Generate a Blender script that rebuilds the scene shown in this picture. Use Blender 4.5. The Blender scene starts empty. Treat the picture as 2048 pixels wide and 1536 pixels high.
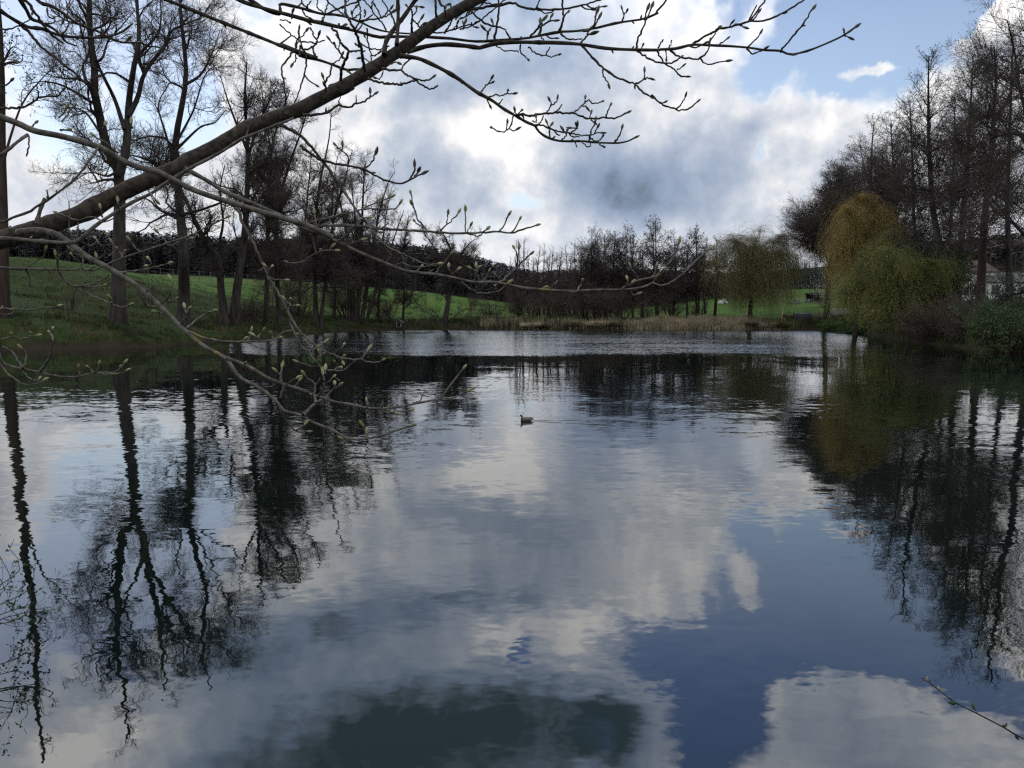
import bpy, math, random
import numpy as np
from mathutils import Vector, Matrix

sc = bpy.context.scene
COL = sc.collection
R = math.radians

# ------------------------------------------------------------------ camera
F = 1590.0                      # focal length in photo pixels (photo 2048 x 1536)
CAM_H = 3.5                     # eye height above the pond
PITCH = 0.0966
cam_d = bpy.data.cameras.new("camera")
cam_d.sensor_width = 36.0
cam_d.lens = 36.0 * F / 2048.0
cam_d.clip_start = 0.05
cam_d.clip_end = 6000.0
cam = bpy.data.objects.new("camera", cam_d)
COL.objects.link(cam)
cam.location = (0, 0, CAM_H)
cam.rotation_euler = (math.pi / 2 - PITCH, 0, 0)
sc.camera = cam
sc.view_settings.view_transform = 'Standard'
sc.view_settings.look = 'None'
sc.view_settings.exposure = 0.0
sc.view_settings.gamma = 1.0
sc.render.film_transparent = False
try:
    sc.cycles.use_denoising = False
    sc.cycles.max_bounces = 6
    sc.cycles.diffuse_bounces = 2
    sc.cycles.glossy_bounces = 3
    sc.cycles.transmission_bounces = 2
    sc.cycles.filter_width = 1.3
except Exception:
    pass

CP, SP = math.cos(PITCH), math.sin(PITCH)
def ray(px, py):
    cx = (px - 1024.0) / F; cy = (768.0 - py) / F
    return np.array([cx, CP + cy * SP, -SP + cy * CP])
def W(px, py, D):
    """point seen at photo pixel (px, py) at distance D along the view axis on the ground"""
    d = ray(px, py)
    return np.array([0, 0, CAM_H]) + d * (D / d[1])
def azel(px, py):
    d = ray(px, py); d = d / np.linalg.norm(d)
    return math.atan2(d[0], d[1]), abs(math.asin(d[2]))

# ------------------------------------------------------------------ sun
SUN_EL, SUN_AZ = R(44), R(-28)
sun_d = bpy.data.lights.new("sun", 'SUN')
sun_d.energy = 0.6
sun_d.angle = R(12)
sun_d.color = (1.0, 0.95, 0.88)
sun = bpy.data.objects.new("sun", sun_d)
COL.objects.link(sun)
sdir = Vector((math.sin(SUN_AZ) * math.cos(SUN_EL), math.cos(SUN_AZ) * math.cos(SUN_EL), math.sin(SUN_EL)))
sun.rotation_euler = sdir.to_track_quat('Z', 'Y').to_euler()
sun.location = (-60, 60, 80)

# ------------------------------------------------------------------ node helpers
class NT:
    def __init__(s, tree):
        s.t = tree; s.n = tree.nodes; s.l = tree.links; s.n.clear()
    def node(s, kind, **kw):
        nd = s.n.new(kind)
        for k, v in kw.items():
            setattr(nd, k, v)
        return nd
    def put(s, sock, v):
        if hasattr(v, 'links') or isinstance(v, bpy.types.NodeSocket):
            s.l.new(v, sock)
        else:
            sock.default_value = v
    def math(s, op, a, b=None, c=None, clamp=False):
        nd = s.node('ShaderNodeMath', operation=op, use_clamp=clamp)
        s.put(nd.inputs[0], a)
        if b is not None: s.put(nd.inputs[1], b)
        if c is not None: s.put(nd.inputs[2], c)
        return nd.outputs[0]
    def vm(s, op, a, b=None, c=None):
        nd = s.node('ShaderNodeVectorMath', operation=op)
        s.put(nd.inputs[0], a)
        if b is not None:
            s.put(nd.inputs[3] if op == 'SCALE' else nd.inputs[1], b)
        if c is not None: s.put(nd.inputs[2], c)
        return nd.outputs['Value'] if op in ('DOT_PRODUCT', 'LENGTH') else nd.outputs[0]
    def noise(s, vec, scale, detail=4.0, rough=0.55, lac=2.0, dist=0.0, color=False):
        nd = s.node('ShaderNodeTexNoise')
        s.put(nd.inputs['Vector'], vec)
        nd.inputs['Scale'].default_value = scale; nd.inputs['Detail'].default_value = detail
        nd.inputs['Roughness'].default_value = rough; nd.inputs['Lacunarity'].default_value = lac
        nd.inputs['Distortion'].default_value = dist
        return nd.outputs['Color'] if color else nd.outputs[0]
    def mixc(s, fac, a, b):
        nd = s.node('ShaderNodeMix', data_type='RGBA')
        s.put(nd.inputs[0], fac)
        for sock, v in ((nd.inputs[6], a), (nd.inputs[7], b)):
            if isinstance(v, tuple): sock.default_value = (*v[:3], 1)
            else: s.l.new(v, sock)
        return nd.outputs[2]
    def smooth(s, x, lo, hi, a=0.0, b=1.0):
        nd = s.node('ShaderNodeMapRange', interpolation_type='SMOOTHSTEP')
        s.put(nd.inputs[0], x)
        for i, v in ((1, lo), (2, hi), (3, a), (4, b)): s.put(nd.inputs[i], v)
        return nd.outputs[0]
    def ramp(s, fac, stops):
        nd = s.node('ShaderNodeValToRGB')
        cr = nd.color_ramp
        while len(cr.elements) < len(stops): cr.elements.new(0.5)
        for e, (p, c) in zip(cr.elements, stops):
            e.position = p; e.color = (*c[:3], 1)
        s.put(nd.inputs[0], fac)
        return nd.outputs[0]

# ------------------------------------------------------------------ sky: NISHITA blue with broken cumulus cloud
world = bpy.data.worlds.new("World")
sc.world = world
world.use_nodes = True
g = NT(world.node_tree)
SKY_STRENGTH = 0.1
sky = g.node('ShaderNodeTexSky', sky_type='NISHITA')
sky.sun_disc = False
sky.sun_elevation = SUN_EL
sky.sun_rotation = SUN_AZ % (2 * math.pi)
sky.air_density = 1.2; sky.dust_density = 0.8; sky.ozone_density = 1.6
tc = g.node('ShaderNodeTexCoord')
D = tc.outputs['Generated']
sep = g.node('ShaderNodeSeparateXYZ'); g.l.new(D, sep.inputs[0])
az = g.math('ARCTAN2', sep.outputs[0], sep.outputs[1])
el = g.math('ARCSINE', g.math('MAXIMUM', sep.outputs[2], 0.0))
comb = g.node('ShaderNodeCombineXYZ'); g.l.new(az, comb.inputs[0]); g.l.new(el, comb.inputs[1])
P0 = comb.outputs[0]
w1 = g.vm('SUBTRACT', g.noise(D, 5.0, 5.0, 0.6, color=True), (0.5, 0.5, 0.5))
w2 = g.vm('SUBTRACT', g.noise(D, 19.0, 5.0, 0.6, color=True), (0.5, 0.5, 0.5))
P = g.vm('MULTIPLY_ADD', w1, (0.10, 0.085, 0), P0)
P = g.vm('MULTIPLY_ADD', w2, (0.045, 0.04, 0), P)
def blobs(P, acc, items):
    for (px, py, rx, ry, amp) in items:
        a, e = azel(px, py)
        sx, sy = F / rx, F / ry
        q = g.vm('MULTIPLY_ADD', P, (sx, sy, 0), (-a * sx, -e * sy, 0))
        ex = g.math('POWER', 0.36788, g.vm('DOT_PRODUCT', q, q))
        acc = g.math('MULTIPLY_ADD', ex, amp, acc)
    return acc
# cover: negative = clear sky.  Pixel positions below the horizon are read in the pond's mirror.
HOLES = [(1640, 60, 150, 75, -1.0), (1800, 70, 110, 75, -1.0), (1900, 40, 70, 60, -.7), (1560, 130, 70, 40, -.7), (1690, 165, 60, 25, -.5),
         (1050, 392, 42, 20, -.75), (1010, 440, 60, 20, -.35), (1515, 285, 14, 20, -.5),
         (200, 60, 120, 60, -.9), (60, 150, 60, 40, -.5), (80, 250, 60, 90, -.4), (330, 210, 90, 130, -.5), (520, 60, 40, 25, -.3), (240, 330, 60, 50, -.35),
         (1580, 1150, 100, 55, -.8), (1550, 1215, 90, 50, -.8), (1770, 1120, 120, 60, -.7), (1410, 1310, 130, 60, -1.2), (1640, 1260, 110, 60, -1.0), (1820, 1200, 120, 60, -.7), (1440, 1450, 80, 100, -1.1), (1760, 1450, 360, 190, -.34), (1300, 1240, 240, 110, -.22), (2000, 1400, 90, 50, -.3), (1890, 1330, 90, 40, -.8),
         (1050, 1310, 26, 26, -.9), (150, 1190, 150, 80, -1.2), (300, 1180, 80, 70, -.8), (420, 1010, 60, 50, -.6), (250, 960, 120, 60, -.5), (270, 1340, 30, 40, -.5)]
PUFFS = [(1540, 35, 50, 60, 1.05), (1655, 78, 66, 42, 1.0), (1585, 150, 30, 18, .4), (1765, 142, 40, 18, .9), (1715, 150, 44, 16, .8), (1990, 45, 80, 45, 1.2), (1960, 100, 60, 25, .5),
         (1625, 1140, 40, 40, .7), (1540, 1190, 50, 30, .5), (1720, 1450, 150, 60, .45), (1900, 1500, 120, 50, .3), (1600, 1390, 70, 40, .5)]
cov = blobs(P, 0.62, HOLES + PUFFS)
nz = g.noise(D, 9.0, 8.0, 0.58)
def puffs(vec):
    acc = None
    for sc_, wt in ((9.0, .46), (20.0, .30), (43.0, .16), (90.0, .08)):
        v = g.math('ABSOLUTE', g.math('MULTIPLY_ADD', g.noise(vec, sc_, 1.0, .5), 2.0, -1.0))
        acc = g.math('MULTIPLY', v, wt) if acc is None else g.math('MULTIPLY_ADD', v, wt, acc)
    return acc                       # 0 on the rounded heads, larger in the creases between them
DW = g.vm('MULTIPLY_ADD', w2, (.03, .03, .03), D)
pf = puffs(DW)
pf2 = puffs(g.vm('ADD', DW, (-.010, .0, .014)))
cov = g.math('MULTIPLY_ADD', g.math('SUBTRACT', nz, 0.5), 0.95, cov)
cov = g.math('MULTIPLY_ADD', g.math('SUBTRACT', .24, pf), 1.1, cov)
alpha = g.smooth(cov, 0.08, 0.56)
# light and dark of the cloud: bright thin edges, blue-grey thick bases
SHADE = [(1300, 360, 210, 85, -.62), (1210, 400, 120, 60, -.2), (1440, 270, 90, 60, -.22), (1460, 430, 150, 40, -.2),
         (880, 180, 170, 60, -.42), (1110, 140, 150, 60, -.36), (940, 40, 150, 50, -.36), (720, 60, 60, 50, -.3), (940, 390, 90, 60, -.22), (840, 330, 80, 80, -.25), (1180, 260, 70, 70, -.25),
         (1600, 490, 200, 30, -.15), (1700, 330, 60, 60, -.05), (1430, 120, 60, 60, -.12),
         (650, 130, 110, 80, .17), (560, 70, 90, 50, .08), (430, 300, 160, 120, .02), (340, 420, 220, 60, -.08), (40, 150, 80, 40, .14), (130, 210, 60, 30, .12),
         (1040, 235, 60, 30, .28), (980, 255, 60, 25, .2), (950, 275, 80, 35, .32), (1060, 320, 90, 40, .28), (1080, 450, 60, 22, .30), (1120, 400, 90, 30, .1), (1430, 190, 50, 20, .16), (1540, 190, 60, 30, .08), (1610, 260, 60, 30, .08), (1500, 240, 50, 30, -.12), (1660, 300, 60, 40, -.12), (1570, 370, 60, 50, .18),
         (1750, 230, 90, 50, .12), (1010, 60, 40, 25, .15), (1340, 20, 60, 50, .12), (1990, 45, 70, 40, .25), (1650, 80, 40, 30, .2),
         (850, 1510, 620, 240, -.30), (860, 1510, 450, 160, -.36), (1010, 1400, 150, 60, -.15), (560, 1510, 260, 110, -.2), (480, 1310, 170, 60, -.3), (1180, 1410, 150, 80, -.25), (640, 1230, 200, 60, -.35), (1050, 1190, 250, 45, -.3),
         (1280, 1240, 170, 40, .30), (1000, 1270, 70, 35, .32), (1180, 1270, 40, 60, .2), (220, 1490, 130, 50, .5), (1250, 1480, 90, 60, -.4),
         (1750, 1480, 260, 90, -.25), (100, 1350, 200, 80, -.2)]
nd1 = g.noise(D, 7.0, 9.0, 0.56)
SHADE = [(a, b_, c, d_, e * (.70 if e < 0 and b_ < 1100 else 1.0)) for a, b_, c, d_, e in SHADE]
sh = blobs(P, 0.70, SHADE)
sh = g.math('MULTIPLY_ADD', g.math('SUBTRACT', nd1, 0.5), 0.42, sh)
nd2 = g.noise(g.vm('ADD', D, (0.012, 0.0, -0.02)), 9.0, 8.0, 0.58)
sh = g.math('MULTIPLY_ADD', g.math('SUBTRACT', nd2, nz), g.smooth(sh, .25, .8, .35, 1.25), sh)
sh = g.math('MULTIPLY_ADD', g.math('SUBTRACT', pf2, pf), g.smooth(sh, .3, .8, .18, .62), sh)
sh = g.math('MULTIPLY_ADD', g.math('SUBTRACT', .24, pf), g.smooth(sh, .3, .8, .15, .45), sh)
edge = g.math('SUBTRACT', 1.0, g.smooth(cov, 0.3, 0.75))
sh = g.math('MULTIPLY_ADD', edge, 0.17, sh)
K = 1.0 / SKY_STRENGTH
def k(c, m=1.0): return tuple(x for x in c)
cc = g.ramp(sh, [(0.0, (.055, .085, .105)), (0.1, (.13, .17, .22)), (0.22, (.25, .325, .455)), (0.42, (.42, .485, .60)), (0.62, (.60, .645, .72)), (0.82, (.80, .81, .84)), (1.0, (1.0, .985, .975))])
cc = g.vm('SCALE', cc, g.smooth(el, .20, .50, K * 1.06, K * 1.65))
blue = g.vm('MULTIPLY', sky.outputs[0], (0.86, 0.88, 0.96))
blue = g.vm('SCALE', blue, g.smooth(el, 0.22, 0.60, 1.30, 0.58))
blue = g.vm('MULTIPLY', blue, g.mixc(g.smooth(el, .30, .52), (1, 1, 1), (.46, .80, 1.30)))
blue = g.mixc(.13, blue, (.80 * K, .82 * K, .85 * K))
hor = g.smooth(el, 0.0, 0.14)
col = g.mixc(alpha, blue, cc)
col = g.mixc(g.math('MULTIPLY', g.math('SUBTRACT', 1.0, hor), 0.55), col, (.80 * K, .84 * K, .92 * K))
bg = g.node('ShaderNodeBackground')
g.l.new(col, bg.inputs[0]); bg.inputs[1].default_value = SKY_STRENGTH
wo = g.node('ShaderNodeOutputWorld'); g.l.new(bg.outputs[0], wo.inputs[0])

# ------------------------------------------------------------------ materials
MATS = {}
def mat(name, base, rough=0.85, spec=0.3):
    m = bpy.data.materials.new(name); m.use_nodes = True
    n = NT(m.node_tree)
    b = n.node('ShaderNodeBsdfPrincipled'); o = n.node('ShaderNodeOutputMaterial')
    n.l.new(b.outputs[0], o.inputs[0])
    b.inputs['Roughness'].default_value = rough
    b.inputs['Specular IOR Level'].default_value = spec
    b.inputs['Base Color'].default_value = (*base, 1)
    MATS[name] = m
    return m, n, b
def noisy(name, c1, c2, scale, rough=0.85, detail=5.0, lo=.35, hi=.65, bump=0.0, stretch=(1, 1, 1), spec=0.25, extra=None, trans=0.0):
    m, n, b = mat(name, c1, rough, spec)
    geo = n.node('ShaderNodeNewGeometry')
    v = n.vm('MULTIPLY', geo.outputs['Position'], stretch)
    f = n.noise(v, scale, detail, .6)
    c = n.mixc(n.smooth(f, lo, hi), c1, c2)
    if extra:
        (c3, s3, l3, h3) = extra
        c = n.mixc(n.smooth(n.noise(geo.outputs['Position'], s3, 4.0, .6), l3, h3), c, c3)
    n.l.new(c, b.inputs['Base Color'])
    if bump:
        bp = n.node('ShaderNodeBump'); bp.inputs['Strength'].default_value = 0.8; bp.inputs['Distance'].default_value = bump
        n.l.new(f, bp.inputs['Height']); n.l.new(bp.outputs[0], b.inputs['Normal'])
    if trans:
        tr = n.node('ShaderNodeBsdfTranslucent'); n.l.new(c, tr.inputs[0])
        mx = n.node('ShaderNodeMixShader'); mx.inputs[0].default_value = trans
        o = [x for x in n.n if x.bl_idname == 'ShaderNodeOutputMaterial'][0]
        n.l.new(b.outputs[0], mx.inputs[1]); n.l.new(tr.outputs[0], mx.inputs[2]); n.l.new(mx.outputs[0], o.inputs[0])
    return m
noisy('bark_far', (.015, .013, .011), (.040, .034, .028), 1.3, .9, stretch=(2, 2, .5), bump=.03)
noisy('bark_red', (.024, .017, .014), (.046, .031, .025), 1.3, .9, stretch=(2, 2, .5), bump=.03)
noisy('bark_birch', (.10, .095, .085), (.30, .29, .27), 2.0, .9, stretch=(1, 1, 3))
noisy('twig_far', (.036, .029, .027), (.070, .056, .050), .6, .9)
noisy('twig_brown', (.040, .031, .025), (.070, .054, .042), .6, .9)
noisy('willow_leaf', (.13, .122, .056), (.23, .21, .10), .8, .7, trans=.45)
noisy('willow_gold', (.25, .185, .060), (.40, .31, .105), .7, .7, trans=.4)
noisy('willow_olive', (.12, .145, .052), (.25, .25, .080), .55, .7, trans=.5)
noisy('leaf_dark', (.022, .050, .018), (.052, .092, .026), .9, .6, trans=.25)
noisy('leaf_fresh', (.03, .08, .012), (.06, .125, .02), .9, .6, trans=.3)
noisy('needle', (.012, .026, .022), (.024, .044, .036), .8, .8)
noisy('needle_blue', (.016, .034, .032), (.03, .055, .052), .8, .8)
noisy('blossom', (.55, .52, .50), (.7, .68, .66), 2.0, .8, trans=.3)
noisy('forest_far', (.034, .038, .042), (.052, .052, .054), .06, .95)
noisy('wood_far', (.062, .056, .058), (.105, .092, .090), .07, .95)
noisy('reed_dry', (.19, .155, .10), (.36, .30, .205), .5, .8)
noisy('grass_tuft', (.016, .026, .009), (.042, .052, .016), .35, .8, extra=((.085, .070, .034), .22, .52, .62))
noisy('grass_fresh', (.030, .075, .010), (.055, .115, .016), .6, .8)
noisy('plank', (.085, .075, .065), (.14, .125, .11), 3.0, .9, stretch=(1, 1, .2))
noisy('roof_dark', (.05, .048, .046), (.09, .085, .08), 1.0, .9)
noisy('roof_red', (.060, .042, .036), (.090, .058, .046), .8, .9)
noisy('render_white', (.62, .61, .60), (.74, .73, .72), .5, .9)
noisy('render_cream', (.45, .37, .22), (.55, .46, .30), .5, .9)
mat('glass_dark', (.02, .025, .03), .1, .5)
noisy('tarp_blue', (.018, .032, .055), (.035, .055, .085), 2.0, .5, bump=.04)
noisy('tarp_grey', (.15, .17, .175), (.25, .27, .28), 1.5, .6, bump=.04)
noisy('log_bark', (.05, .038, .028), (.09, .07, .05), 4.0, .9)
noisy('log_end', (.22, .13, .06), (.36, .23, .12), 5.0, .9)
noisy('stone_pale', (.34, .34, .33), (.5, .5, .49), 1.5, .9, bump=.05)
noisy('metal_grey', (.12, .125, .13), (.18, .185, .19), 2.0, .6)
noisy('bark_near', (.012, .010, .008), (.046, .037, .028), 70.0, .85, stretch=(1, 1, 1), bump=.004, extra=((.085, .088, .045), 22.0, .60, .72))
noisy('bark_lichen', (.046, .041, .035), (.120, .110, .097), 60.0, .85, bump=.0016, extra=((.19, .135, .028), 30.0, .61, .70))
noisy('bud', (.13, .13, .06), (.24, .235, .125), 120.0, .6)
noisy('bud_scale_or_backlit', (.035, .03, .024), (.085, .08, .05), 120.0, .6)  # scaly shoot buds; also the upper boughs' buds, backlight put into the colour
noisy('duck_body', (.050, .046, .042), (.085, .078, .072), 30.0, .7)
noisy('duck_flank', (.070, .066, .062), (.12, .115, .11), 40.0, .7)
mat('duck_head', (.008, .022, .014), .35, .5)
mat('duck_brown', (.045, .028, .02), .7)
mat('duck_black', (.012, .012, .012), .6)
mat('duck_white', (.5, .49, .47), .7)
mat('duck_bill', (.32, .27, .05), .5)

# ------------------------------------------------------------------ object helpers
def tag(o, label=None, cat=None, group=None, kind=None):
    for a, b in (('label', label), ('category', cat), ('group', group), ('kind', kind)):
        if b: o[a] = b
    return o
def thing(name, label, cat, loc, group=None):
    o = bpy.data.objects.new(name, None); COL.objects.link(o)
    o.location = loc; o.empty_display_size = .2
    return tag(o, label, cat, group)
class MB:
    """collects vertices and faces (numpy), builds ONE mesh object"""
    def __init__(s): s.v = []; s.f = {3: [], 4: []}; s.n = 0; s.big = []
    def add(s, v, quads=None, tris=None):
        v = np.asarray(v, float).reshape(-1, 3)
        for kk, fa in ((4, quads), (3, tris)):
            if fa is not None and len(fa): s.f[kk].append(np.asarray(fa, np.int64).reshape(-1, kk) + s.n)
        s.v.append(v); s.n += len(v)
    def poly(s, pts):
        s.big.append(list(range(s.n, s.n + len(pts)))); s.v.append(np.asarray(pts, float)); s.n += len(pts)
    def box(s, c, size, rz=0.0):
        x, y, z = (q / 2 for q in size)
        v = np.array([[a, b, d] for a in (-x, x) for b in (-y, y) for d in (-z, z)])
        ca, sa = math.cos(rz), math.sin(rz)
        v = v @ np.array([[ca, sa, 0], [-sa, ca, 0], [0, 0, 1]]) + np.asarray(c)
        s.add(v, quads=[[0, 1, 3, 2], [4, 6, 7, 5], [0, 4, 5, 1], [2, 3, 7, 6], [0, 2, 6, 4], [1, 5, 7, 3]])
    def tubes(s, P, Rd, sides=5, rough=None):
        """P (N,S,3) centre lines, Rd (N,S) radii"""
        P = np.asarray(P, float); Rd = np.asarray(Rd, float)
        if P.ndim == 2: P = P[None]; Rd = Rd[None]
        N, S, _ = P.shape
        if N == 0: return
        T = np.gradient(P, axis=1)
        T /= np.linalg.norm(T, axis=2, keepdims=True) + 1e-9
        tm = T.mean(axis=1)
        ref = np.where(np.abs(tm[:, 2:3]) < .8, np.array([[0, 0, 1.0]]), np.array([[1.0, 0, 0]]))
        A = ref[:, None, :] - T * (T * ref[:, None, :]).sum(2, keepdims=True)
        A /= np.linalg.norm(A, axis=2, keepdims=True) + 1e-9
        B = np.cross(T, A)
        th = np.arange(sides) * 2 * math.pi / sides
        rv = Rd[:, :, None, None]
        if rough is not None: rv = rv * rough[None, :, :, None]       # lumps and hollows of old bark
        V = P[:, :, None, :] + rv * (A[:, :, None, :] * np.cos(th)[None, None, :, None] + B[:, :, None, :] * np.sin(th)[None, None, :, None])
        idx = np.arange(N * S * sides).reshape(N, S, sides)
        a = idx[:, :-1, :]; b = idx[:, 1:, :]
        q = np.stack([a, np.roll(a, -1, 2), np.roll(b, -1, 2), b], -1).reshape(-1, 4)
        s.add(V.reshape(-1, 3), quads=q)
    def lathe(s, axis_pts, radii, sides=8, squash=1.0):
        s.tubes(np.asarray(axis_pts, float)[None], np.asarray(radii, float)[None], sides)
    def quadscatter(s, C, size, rng, aspect=1.0, dirs=None):
        """little leaf faces at C (N,3): rhombs with random orientation, long axis along dirs"""
        N = len(C)
        if N == 0: return
        size = np.broadcast_to(size, (N,))[:, None]
        u = rng.normal(size=(N, 3)) if dirs is None else dirs + rng.normal(size=(N, 3)) * .35
        u /= np.linalg.norm(u, axis=1, keepdims=True) + 1e-9
        w = np.cross(u, rng.normal(size=(N, 3))); w /= np.linalg.norm(w, axis=1, keepdims=True) + 1e-9
        a = u * size; b = w * size * aspect * .5
        V = np.stack([C, C + a * .45 + b, C + a, C + a * .55 - b], 1)
        s.add(V.reshape(-1, 3), quads=np.arange(N * 4).reshape(N, 4))
    def build(s, name, material, parent=None, origin=(0, 0, 0), smooth=True, link=True):
        me = bpy.data.meshes.new(name)
        v = np.concatenate(s.v) - np.asarray(origin, float)
        q = np.concatenate(s.f[4]) if s.f[4] else np.zeros((0, 4), np.int64)
        t = np.concatenate(s.f[3]) if s.f[3] else np.zeros((0, 3), np.int64)
        big = s.big
        nl = q.size + t.size + sum(len(b) for b in big)
        me.vertices.add(len(v)); me.vertices.foreach_set('co', v.astype(np.float32).ravel())
        loops = np.concatenate([q.ravel(), t.ravel()] + [np.array(b) for b in big]).astype(np.int32)
        tot = np.concatenate([np.full(len(q), 4), np.full(len(t), 3), np.array([len(b) for b in big], int)]).astype(np.int32)
        st = np.concatenate([[0], np.cumsum(tot)[:-1]]).astype(np.int32)
        me.loops.add(nl); me.loops.foreach_set('vertex_index', loops)
        me.polygons.add(len(tot)); me.polygons.foreach_set('loop_start', st); me.polygons.foreach_set('loop_total', tot)
        me.polygons.foreach_set('use_smooth', np.full(len(tot), smooth))
        me.update(calc_edges=True)
        me.materials.append(MATS[material] if isinstance(material, str) else material)
        o = bpy.data.objects.new(name, me); COL.objects.link(o)
        if parent is not None: o.parent = parent
        else: o.location = origin
        return o
def catmull(pts, n):
    pts = np.asarray(pts, float)
    if len(pts) == 2: pts = np.stack([pts[0], pts.mean(0), pts[1]])
    p = np.vstack([2 * pts[0] - pts[1], pts, 2 * pts[-1] - pts[-2]])
    seg = np.linalg.norm(np.diff(pts, axis=0), axis=1)
    cum = np.concatenate([[0], np.cumsum(seg)]); cum /= cum[-1]
    t = np.linspace(0, 1, n)
    i = np.clip(np.searchsorted(cum, t, side='right') - 1, 0, len(pts) - 2)
    u = ((t - cum[i]) / (cum[i + 1] - cum[i] + 1e-12))[:, None]
    a, b, c, d = p[i], p[i + 1], p[i + 2], p[i + 3]
    return .5 * (2 * b + (c - a) * u + (2 * a - 5 * b + 4 * c - d) * u ** 2 + (3 * b - a - 3 * c + d) * u ** 3)
# ------------------------------------------------------------------ pond outline and ground
SHORE = np.array([(-40.6, 63), (-31.6, 68.7), (-31, 77), (-26.6, 80.6), (-25.6, 94), (-24, 112), (-17.6, 120.5), (0, 121.5), (22, 121), (44, 119),
                  (46.5, 117), (46, 103), (43, 90), (39, 73), (39.5, 59), (46, 45), (44, 25), (30, 10), (12, 5.6), (0, 4.7), (-3.4, 4.8), (-5.7, 6.9), (-9, 9.2), (-20, 14), (-42, 25), (-50, 45)], float)
def closed_curve(pts, n):
    p = np.vstack([pts[-2:], pts, pts[:3]])
    c = catmull(p, n * 2)
    a = np.argmin(np.linalg.norm(c - pts[0], axis=1)[: n])
    dd = np.linalg.norm(c - pts[0], axis=1); dd[: a + n // 3] = 9e9
    b = np.argmin(dd)
    return c[a:b]
SH = closed_curve(SHORE, 150)
def sdist(xy):
    """distance to the shoreline, positive on land"""
    xy = np.asarray(xy, float).reshape(-1, 2)
    out = np.empty(len(xy))
    A = SH; Bv = np.roll(SH, -1, 0) - SH
    for i in range(0, len(xy), 4000):
        q = xy[i:i + 4000]
        r = q[:, None, :] - A[None]
        t = np.clip((r * Bv[None]).sum(2) / (Bv ** 2).sum(1)[None], 0, 1)
        dist = np.linalg.norm(r - t[..., None] * Bv[None], axis=2).min(1)
        x, y = q[:, 0:1], q[:, 1:2]
        a, b = A[None], np.roll(A, -1, 0)[None]
        cross = ((a[..., 1] > y) != (b[..., 1] > y)) & (x < (b[..., 0] - a[..., 0]) * (y - a[..., 1]) / (b[..., 1] - a[..., 1] + 1e-12) + a[..., 0])
        inside = cross.sum(1) % 2 == 1
        out[i:i + 4000] = np.where(inside, -dist, dist)
    return out
CTRL = []
def cp(px, py, D): CTRL.append(tuple(W(px, py, D)))
for a in [(0, 517, 115), (60, 515, 116), (130, 520, 118), (230, 542, 122), (-300, 508, 110), (0, 590, 86), (120, 605, 84), (240, 645, 76), (330, 600, 98), (365, 652, 85), (460, 652, 90), (556, 652, 97),
          (370, 560, 160), (500, 562, 165), (600, 567, 170), (700, 575, 170), (800, 582, 168), (870, 596, 165), (950, 622, 155), (1000, 634, 145), (710, 640, 135), (880, 640, 130),
          (100, 545, 300), (400, 552, 300), (700, 560, 300), (950, 585, 300), (1150, 600, 320), (300, 548, 230), (800, 578, 230), (60, 500, 345), (300, 505, 345), (500, 515, 345), (700, 520, 345), (900, 545, 345),
          (1200, 641, 132), (1050, 640, 132), (1350, 640, 130), (1200, 625, 200), (1450, 640, 130), (1470, 600, 180), (1440, 580, 235), (1580, 640, 128), (1640, 600, 180), (1640, 580, 232), (1560, 578, 240), (1700, 582, 225), (1630, 608, 168),
          (1720, 648, 112), (1800, 640, 100), (1900, 636, 88), (1960, 634, 80), (2060, 640, 72), (1950, 601, 122), (2060, 598, 118), (1850, 606, 122), (2300, 600, 110),
          (1950, 560, 260), (2100, 545, 300), (1800, 570, 260), (1640, 560, 330), (2050, 500, 520), (1850, 505, 560), (1600, 545, 560), (1300, 560, 600), (1000, 560, 600), (600, 535, 600), (200, 520, 600), (-400, 520, 500), (2600, 520, 500)]:
    cp(*a)
CTRL += [(0, 0, 1.95), (-8, 1, 1.9), (9, 1, 1.9), (0, -20, 2.4), (60, 20, 3), (-70, 30, 6), (60, 50, 2.5), (-62, 62, 3.5), (-25, 4, 2), (30, 0, 2.2), (0, -300, 8), (-400, 0, 14), (400, 0, 14), (0, 1400, 40), (900, 900, 45), (-900, 900, 45), (-900, -600, 20), (900, -600, 20), (0, -900, 10)]
CTRL = np.array(CTRL)
def prof(d): return 1 - np.exp(-np.maximum(d, 0) / 5.0)
_d = sdist(CTRL[:, :2]); _v = (CTRL[:, 2] - .12) / np.maximum(prof(_d), .15)
def _phi(r): return np.sqrt(r * r + 64.0)
_n = len(CTRL)
_A = np.zeros((_n + 3, _n + 3))
_A[:_n, :_n] = _phi(np.linalg.norm(CTRL[:, None, :2] - CTRL[None, :, :2], axis=2)) - np.eye(_n) * 1.5
_A[:_n, _n] = 1; _A[:_n, _n + 1:] = CTRL[:, :2] / 100; _A[_n, :_n] = 1; _A[_n + 1:, :_n] = CTRL[:, :2].T / 100
_w = np.linalg.solve(_A, np.concatenate([_v, [0, 0, 0]]))
def wob(x, y, s, ph=0.0):
    return (np.sin(x * s + 1.3 * np.sin(y * s * .7 + ph) + ph) + np.sin(y * s * 1.17 + 1.7 * np.sin(x * s * .61 - ph) + 2 * ph)) * .5
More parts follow.
